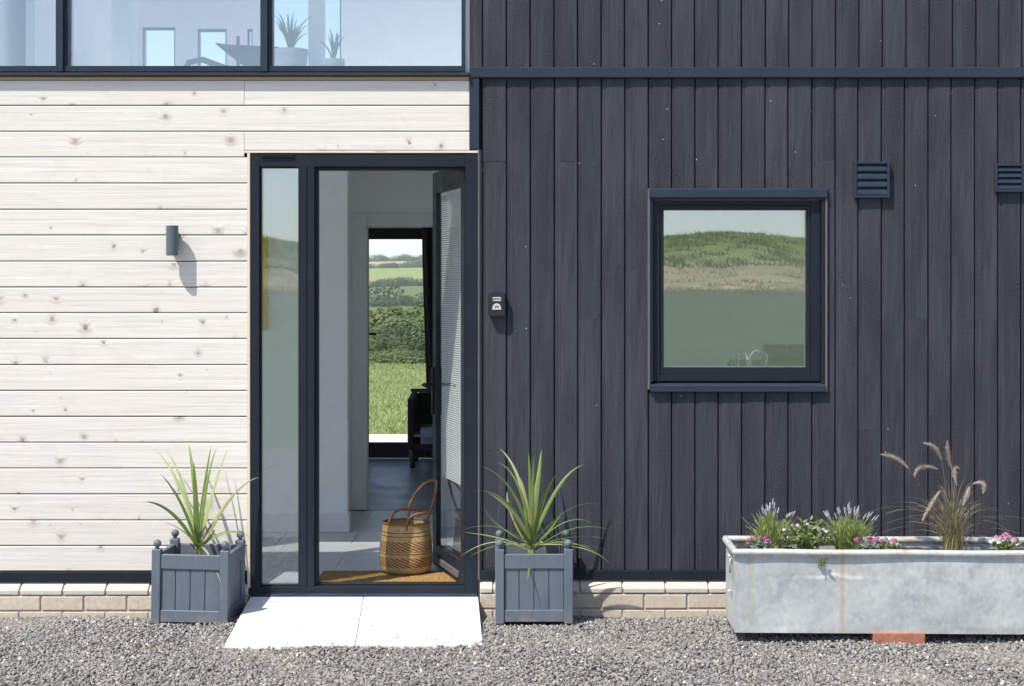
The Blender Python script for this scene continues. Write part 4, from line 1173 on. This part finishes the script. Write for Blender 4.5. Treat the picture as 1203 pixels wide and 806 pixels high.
shrub('trailing_plant', 'low silver green plant in the trough beyond the frame edge', 1245, -.68, .09, .09, 24, 'silver_leaf', [('white_petal', 8, .012, 1.0, 1.0)], 26, .028)

# fountain grass
fgp = (1119, -.63)
fg = thing('fountain_grass', 'tall fountain grass with furry buff plumes at the right of the trough', 'plant', at(*fgp), 0, 'plants in the galvanised trough')
rs = random.Random(31)
o = Vector(fg.location)
def Pg(zx, zy, y): return P(zx/4.478+1000, zy/4.478+510, y) - o
gm, pm_ = MB(), MB()
for k in range(210):
    a = rs.uniform(0, 2*math.pi); q = rs.random()**.8
    L = rs.uniform(.14, .40)
    tip = Vector((math.cos(a)*.21*q*(.6+L*1.5), math.sin(a)*.14*q*(.6+L*1.5), L*(1-.38*q)))
    if rs.random() < .35: tip += Vector((tip.x*.7 + rs.uniform(-.04, .04), tip.y*.3, -.06))
    b0 = Vector((rs.uniform(-.045, .045), rs.uniform(-.035, .035), -.01))
    mb = gm if rs.random() < .45 else pm_
    strip(mb, bez(b0, Vector((tip.x*.22, tip.y*.22, L*.75)), tip, 8), rs.uniform(.0030, .0058), 0, .3, Vector((1, rs.uniform(-.8, .8), .1)), lambda u_: 1.0-.85*u_)
build('blade', gm, M['grass_blade'], fg)['kind'] = 'stuff'
build('blade', pm_, M['purple_blade'], fg)['kind'] = 'stuff'
plumes = [((165,108),(235,128),(300,180),(395,300),-.70),((388,48),(440,75),(475,138),(505,300),-.60),((505,45),(512,110),(528,186),(530,330),-.55),((335,215),(375,172),(455,184),(510,300),-.72),
          ((553,262),(545,190),(572,180),(540,330),-.68),((695,305),(690,262),(640,262),(570,360),-.66),((378,450),(415,380),(468,298),(515,300),-.78),((592,365),(610,320),(622,275),(560,350),-.74)]
for (t0, t1, t2, st0, yy) in plumes:
    yb = fgp[1]
    A, B, Cc = Pg(*t0, yy), Pg(*t1, yy), Pg(*t2, yy)
    S0 = Pg(*st0, (yy+yb)/2)
    stm = MB().tube(bez(Vector((rs.uniform(-.02, .02), 0, 0)), S0*1.05, Cc, 9), .0016, 5, 0, .0011)
    so_ = build('flower_stalk', stm, M['purple_blade'], fg)
    pts = bez(Cc, 2*B-.5*(A+Cc), A, 17)
    hm = MB()
    hm.tube(pts, .0022, 5, 0, .001)
    for i in range(16):
        u_ = i/15
        R_ = .0185*math.sin(math.pi*min(.98, .12+u_*.84))**.7
        t_ = (pts[i+1]-pts[i]).normalized()
        for k in range(40):
            a = t_.cross(Vector((rs.gauss(0, 1), rs.gauss(0, 1), rs.gauss(0, 1)))).normalized()
            p = pts[i] + (pts[i+1]-pts[i])*rs.random()
            q = p + a*R_*rs.uniform(.7, 1.15) + t_*.011
            s2 = a.cross(t_)*.0011
            hm.add([p - s2, p + s2, q], [(0,1,2)])
    build('plume', hm, M['plume'], so_)

# ------------------------------------------------------------------ things inside the entrance
bc = (X(477, .56), .56, FL+.0125)
bs = thing('basket', 'woven straw shopping basket with brown bands and leather handles on the doormat', 'basket', bc)
prof = [(.0002, .003), (.100, .002), (.126, .008), (.138, .03), (.143, .08), (.142, .12), (.139, .17), (.131, .22), (.127, .262), (.128, .268), (.124, .270), (.121, .262), (.126, .20), (.132, .12), (.120, .04), (.09, .012), (.0002, .010)]
build('basket_body', MB().lathe(prof, 48, cap=False), M['basket_weave'], bs, smooth=True)
build('rim_binding', MB().tube([(.1255*math.cos(R(q)), .1255*math.sin(R(q)), .268) for q in range(0, 361, 10)], .006, 8), M['tan_leather'], bs, smooth=True)
def hpt(zx, zy, y): return P(zx/5.37+420, zy/5.37+550, y) - Vector(bc)
fy, by_ = .56-.118, .56+.10
h1 = [hpt(312, 395, fy-.012), hpt(308, 340, fy-.012), hpt(335, 300, fy-.005), hpt(395, 284, fy), hpt(462, 278, fy-.01), hpt(472, 284, fy-.015), hpt(455, 292, fy-.02)]
h1 = [hpt(310, 392, fy-.010), hpt(312, 345, fy-.012), hpt(340, 305, fy-.012), hpt(400, 286, fy+.02), hpt(440, 282, fy+.07), hpt(470, 280, .56)]
h2 = [hpt(196, 385, .50), hpt(205, 330, .49), hpt(235, 280, .50), hpt(290, 258, .53), hpt(380, 266, .58), hpt(440, 272, .60), hpt(470, 280, .56)]
h3 = [hpt(322, 352, by_), hpt(326, 250, by_), hpt(360, 170, by_+.01), hpt(415, 105, by_), hpt(470, 78, .63), hpt(497, 88, .60), hpt(490, 160, .58), hpt(468, 240, .57), hpt(436, 345, .545)]
def smoothp(pts, n=6):
    out = []
    for i in range(len(pts)-1):
        p0, p1, p2, p3 = pts[max(i-1, 0)], pts[i], pts[i+1], pts[min(i+2, len(pts)-1)]
        for k in range(n):
            t = k/n
            out.append(.5*((2*p1) + (p2-p0)*t + (2*p0-5*p1+4*p2-p3)*t*t + (3*p1-p0-3*p2+p3)*t**3))
    return out + [pts[-1]]
for h_ in (h1, h2, h3): build('handle', MB().tube(smoothp(h_), .0072, 8), M['tan_leather'], bs, smooth=True)

V, Fs = [], []
nxm, nym = 110, 40
x0m, x1m, y0m, y1m = -1.02, X(537, .4), .155, .60
for j in range(nym+1):
    for i in range(nxm+1):
        V.append((x0m+(x1m-x0m)*i/nxm, y0m+(y1m-y0m)*j/nym, FL+.012+random.uniform(-.003, .003)))
for j in range(nym):
    for i in range(nxm):
        k = j*(nxm+1)+i; Fs.append((k, k+1, k+nxm+2, k+nxm+1))
mm = MB().add(V, Fs).box(x0m, x1m, y0m, y1m, FL+.0005, FL+.008)
tag(build('doormat', mm, M['coir'], origin=(-.66, .38, FL)), 'golden coir doormat just inside the open door', 'doormat')

tag(build('wall_panel', MB().box(X(300, 2.14), X(314, 2.14), 2.125, 2.158, Z(388, 2.14), Z(275, 2.14)), M['yellow_panel'], origin=(X(307, 2.14), 2.14, Z(388, 2.14)), bevel=.002), 'narrow ochre yellow panel on the hall wall seen through the sidelight', 'wall panel')
cs = thing('console_shelf', 'small marbled shelf end showing past the hall wall', 'shelf', (-1.30, 2.75, FL))
build('shelf_top', MB().box(-.15, .205, -.1, .1, .64, .70), M['marble'], cs, bevel=.004)
build('bracket', MB().prism([(.12, .639), (.17, .639), (.13, .5), (.11, .5)], -.02, .02, 'y'), M['marble'], cs, bevel=.003)
build('support', MB().box(-.14, -.02, -.08, .08, 0, .6395), M['painted_timber'], cs, bevel=.004)

# armchair by the far door
ac = thing('armchair', 'dark armchair with grey cushion beside the far glazed door', 'armchair', (-.52, 6.35, FL))
ax = X(481.5, 6.35)+.52
build('side_panel', MB().prism([(-.33, .16), (.33, .16), (.36, .62), (.30, .635), (-.34, .60)], ax, ax+.05, 'x'), M['black_cloth'], ac, bevel=.008)
build('side_panel', MB().prism([(-.33, .16), (.33, .16), (.36, .62), (.30, .635), (-.34, .60)], .34, .39, 'x'), M['black_cloth'], ac, bevel=.008)
build('top_rail', MB().box(ax-.012, .40, .28, .37, .625, .655), M['black_paint'], ac, bevel=.008)
build('backrest', MB().prism([(.24, .18), (.34, .18), (.37, .62), (.28, .62)], ax+.051, .339, 'x'), M['black_cloth'], ac, bevel=.01)
build('seat', MB().box(ax+.051, .339, -.33, .24, .15, .21), M['black_cloth'], ac, bevel=.01)
cu = MB().box(ax+.053, .335, -.40, .22, .212, .35)
build('seat_cushion', cu, M['grey_cloth'], ac, bevel=.06, seg=4, smooth=True)
for sx in (ax+.04, .35):
    for sy in (-.30, .28):
        build('leg', MB().lathe([(.018, 0), (.026, .01), (.020, .05), (.034, .09), (.026, .13), (.034, .152)], 12, (sx, sy, 0)), M['black_paint'], ac, smooth=True)
# curtain
V, Fs = [], []
nk, nj = 60, 14
for j in range(nj+1):
    for i in range(nk+1):
        u_ = i/nk; v_ = j/nj
        x = -.80 + .50*u_ + .03*math.cos(v_*2.6) - .02*v_*(1-v_)
        V.append((x, 6.86+.028*math.sin(u_*44+v_), FL+.01+2.2*v_))
for j in range(nj):
    for i in range(nk):
        k = j*(nk+1)+i; Fs.append((k, k+1, k+nk+2, k+nk+1))
ct = build('curtain', MB().add(V, Fs), M['black_cloth'], smooth=True)
sm_ = ct.modifiers.new('thick', 'SOLIDIFY'); sm_.thickness = .004
tag(ct, 'black curtain hanging at the right of the far glazed door', 'curtain')

# kitchen bits seen low in the square window
def tap(px, y, wpx, rot, label):
    t = thing('tap', label, 'tap', (X(px, y), y, .9205), rot, 'chrome taps behind the window')
    top = Z(411.5, y) - .9205; r = wpx*(CD+y)/F/2
    pts = [Vector((-r, 0, 0)), Vector((-r, 0, (top-r)*.5)), Vector((-r, 0, top-r))] + [Vector((-r*math.cos(q), 0, top-r+r*math.sin(q))) for q in [math.pi*k/10 for k in range(1, 11)]] + [Vector((r, 0, top-r-.06))]
    build('spout', MB().tube(pts, .010, 10), M['chrome'], t, smooth=True)
    build('tap_base', MB().lathe([(.024, 0), (.024, .02), (.014, .03)], 16, (-r, 0, 0)), M['chrome'], t, smooth=True, sharp=40)
tap(890.5, .36, 19, R(8), 'chrome swan neck tap, the wider right one of two behind the window')
tap(872, .40, 20, R(-62), 'chrome swan neck tap, turned sideways, the left one behind the window')
tag(build('bread_bin', MB().box(X(858, .62), X(897, .62), .60, .76, .9205, Z(423.5, .62)), M['olive_wood'], bevel=.012, seg=3, origin=(X(878, .62), .68, .9205)), 'olive brown wooden box on the worktop behind the taps', 'box')

# upstairs: two potted plants and a lounge chair against the light
def potted(px, y, pw, ptop, tipy, n, label, seed):
    rs = random.Random(seed)
    z0 = 2.70
    t = thing('potted_plant', label, 'potted plant', (X(px, y), y, z0), 0, 'potted plants upstairs')
    r = pw*(CD+y)/F/2; zt_ = Z(ptop, y)-z0
    build('pot', MB().lathe([(r*.8, 0), (r*.98, zt_-.03), (r, zt_-.03), (r, zt_), (r*.9, zt_), (r*.85, zt_-.04)], 20), M['pot_clay'], t, smooth=True, sharp=40)
    top = Z(tipy, y)-z0-zt_
    lm2 = MB()
    for k in range(n):
        a = rs.uniform(0, 6.28); q = rs.uniform(.2, 1)
        L = top*rs.uniform(.5, 1.05)
        tip = Vector((math.cos(a)*r*1.35*q, math.sin(a)*r*1.2*q, zt_+L*(1-.3*q)))
        strip(lm2, bez(Vector((0, 0, zt_-.03)), Vector((tip.x*.3, tip.y*.3, zt_+L*.6)), tip, 7), .011, 0, .3, Vector((1, rs.uniform(-1, 1), .1)))
    build('foliage', lm2, M['cordyline_leaf'], t)
potted(341, .80, 42, 58.5, 3, 34, 'spiky plant in a round grey pot upstairs left of the white post', 41)
potted(392, .80, 26, 70, 28, 26, 'smaller potted plant upstairs right of the white post', 42)
lc = thing('lounge_chair', 'lounge chair upstairs silhouetted against the rear window', 'chair', (X(262, 4.2), 4.2, 2.7))
z1 = Z(60, 4.2)-2.7
z1 = Z(61, 4.2)-2.7
def ring(pts): return [(a, b) for a, b in pts]
build('seat', MB().box(-.24, .34, -.28, .28, .30, .42), M['black_cloth'], lc, bevel=.03)
build('backrest', MB().prism([(.30, .36), (.42, .36), (.50, z1-.05), (.46, z1), (.10, z1+.015), (-.02, z1+.03), (.08, z1-.05), (.20, z1-.12)], -.28, .28, 'y'), M['black_cloth'], lc, bevel=.01)
for sy in (-.30, .30): build('armrest', MB().tube([(-.22, sy, .3), (-.25, sy, z1-.22), (-.20, sy, z1-.12), (-.10, sy, z1-.10), (.06, sy, z1-.16), (.3, sy, z1-.2)], .024, 8), M['black_paint'], lc, smooth=True)
for sx in (-.2, .28):
    for sy in (-.24, .24): build('leg', MB().tube([(sx, sy, 0), (sx*.9, sy, .3)], .014, 8), M['black_paint'], lc)

# ================================================================== TREES beyond the lawn
def crown_mesh(seed, mat_, n=16000, leaf=.115):
    r2 = np.random.default_rng(seed)
    blobs = [(r2.uniform(-1.9, 1.9), r2.uniform(-1.6, 1.6), r2.uniform(3.0, 8.2), r2.uniform(1.1, 2.0)) for _ in range(11)] + [(0, 0, 7.6, 1.9), (0, 0, 5, 2.2)]
    blobs = np.array(blobs)
    bi = r2.integers(0, len(blobs), n)
    d = r2.standard_normal((n, 3)); d /= np.linalg.norm(d, axis=1, keepdims=True)
    rad = blobs[bi, 3]*r2.uniform(.88, 1.04, n)
    c = blobs[bi, :3] + d*rad[:, None]*np.array([1, 1, .82])
    a = np.cross(d, r2.standard_normal((n, 3))); a /= np.linalg.norm(a, axis=1, keepdims=True)
    b = np.cross(d, a) + d*r2.uniform(-.35, .35, n)[:, None]
    s = leaf*r2.uniform(.5, 1.2, n)[:, None]
    V = np.stack([c-a*s*.6, c-b*s, c+a*s*.6, c+b*s], 1).reshape(-1, 3)
    return V, np.arange(4*n).reshape(-1, 4)
protos = []
tz_ = lambda x, y: float(terrain_z(np.array(x, float), np.array(y, float)))
lab = ['dark green broadleaf tree in the wood beyond the back lawn', 'lighter olive green tree in the wood beyond the back lawn', 'mid green bushy tree in the wood beyond the back lawn']
for k in range(3):
    mt = [M['dark_tree_leaf'], M['tree_leaf'], M['tree_leaf']][k]
    t = thing('woodland_tree', lab[k], 'tree', (0,0,0), 0, ['dark trees of the wood', 'olive trees of the wood', 'bushy trees of the wood'][k])
    V, Fq = crown_mesh(50+k, mt)
    raw('crown', V, Fq, mt, t)
    mb = MB().tube([(0,0,-.5), (.05,0,2), (.1,.1,5), (0,.1,8)], .22, 8, 0, .06)
    for q in range(5): mb.tube([(0.05,0,2.5+q*.8), (math.cos(q*2.3)*.9, math.sin(q*2.3)*.8, 3.6+q*.85), (math.cos(q*2.3)*1.7, math.sin(q*2.3)*1.5, 4.4+q*.9)], .08, 6, 0, .02)
    build('trunk', mb, M['bark'], t, smooth=True)
    protos.append(t)
rs = random.Random(77)
# (pixel column, distance, pixel row of the top, kind)
spec = []
for (d, top, cnt) in ((42, 398, 6), (49, 374, 5), (58, 353, 5), (68, 338, 6), (84, 330, 7)):
    for k in range(cnt):
        pxx = 395 + (160/cnt)*(k+rs.uniform(.2, .8))
        slope = -(pxx-430)*.14
        spec.append((pxx, d, top + slope + rs.uniform(-13, 11), rs.randrange(3)))
used = set()
for (pxx, d, top, kd) in spec:
    if kd in used: t = copy_tree(protos[kd])
    else: t = protos[kd]; used.add(kd)
    x = X(pxx, d); zb_ = tz_(x, d); ztop = Z(top, d)
    s = (ztop - zb_)/10.4
    t.location = (x, d, zb_-.2); t.scale = (max(s, .55)*rs.uniform(.95, 1.2), max(s, .55), s) if s < .55 else (s, s, s); t.rotation_euler = (0, 0, rs.uniform(0, 6.28))
# far hedgerows with trees: too far to pick apart, one per field edge
def hedgerow(y, x0, x1, slope, n, hmin, hmax, seed, label):
    r2 = np.random.default_rng(seed)
    Vs, Fs, o_ = [], [], 0
    for k in range(n):
        x = r2.uniform(x0, x1); yy = y - x*.9*0 + x*slope + r2.uniform(-8, 8); h = r2.uniform(hmin, hmax)*(1.9 if r2.random() < .16 else 1)
        m = 420
        d = r2.standard_normal((m, 3)); d /= np.linalg.norm(d, axis=1, keepdims=True); d[:, 2] = np.abs(d[:, 2])*1.0
        wd = h*r2.uniform(.8, 2.0)
        c = np.array([x, yy, tz_(x, yy)]) + d*np.array([wd, wd, h])*r2.uniform(.7, 1.05, (m, 1))
        a = r2.standard_normal((m, 3)); a /= np.linalg.norm(a, axis=1, keepdims=True); b = np.cross(a, d)
        s = h*r2.uniform(.05, .12, (m, 1))
        Vs.append(np.stack([c-a*s, c-b*s, c+a*s, c+b*s], 1).reshape(-1, 3)); Fs.append(np.arange(4*m).reshape(-1, 4)+o_); o_ += 4*m
    tag(raw('hedgerow', np.concatenate(Vs), np.concatenate(Fs), M['dark_tree_leaf'], kind='stuff'), label, 'hedgerow', kind='stuff')
hedgerow(1470, -200, 0, 0, 120, 1.6, 3.6, 1, 'hedgerow trees along the skyline of the far hill')
hedgerow(1150, -170, 10, -.2, 110, 1.8, 3.8, 2, 'hedgerow between the tan field and the green field on the far hill')
hedgerow(760, -120, 10, .1, 80, 1.6, 3.6, 3, 'belt of trees at the foot of the far green field')
hedgerow(560, -90, 10, 0, 60, 2, 4.0, 4, 'belt of trees in the valley below the far fields')

# thin summer air between the house and the far hill
hz = build('haze', MB().box(-2600, 2600, -1600, 4100, -20, 75), [], None)
tag(hz, 'thin summer haze over the far hillside', 'haze', kind='stuff')
hm_ = bpy.data.materials.new('haze'); hm_.use_nodes = True; hm_.node_tree.nodes.clear()
ho = hm_.node_tree.nodes.new('ShaderNodeOutputMaterial'); hv = hm_.node_tree.nodes.new('ShaderNodeVolumePrincipled')
hv.inputs['Color'].default_value = (.86, .92, 1.0, 1); hv.inputs['Density'].default_value = .00022; hv.inputs['Anisotropy'].default_value = .2
hm_.node_tree.links.new(hv.outputs[0], ho.inputs['Volume'])
hz.data.materials.append(hm_)
cy.volume_bounces = 1
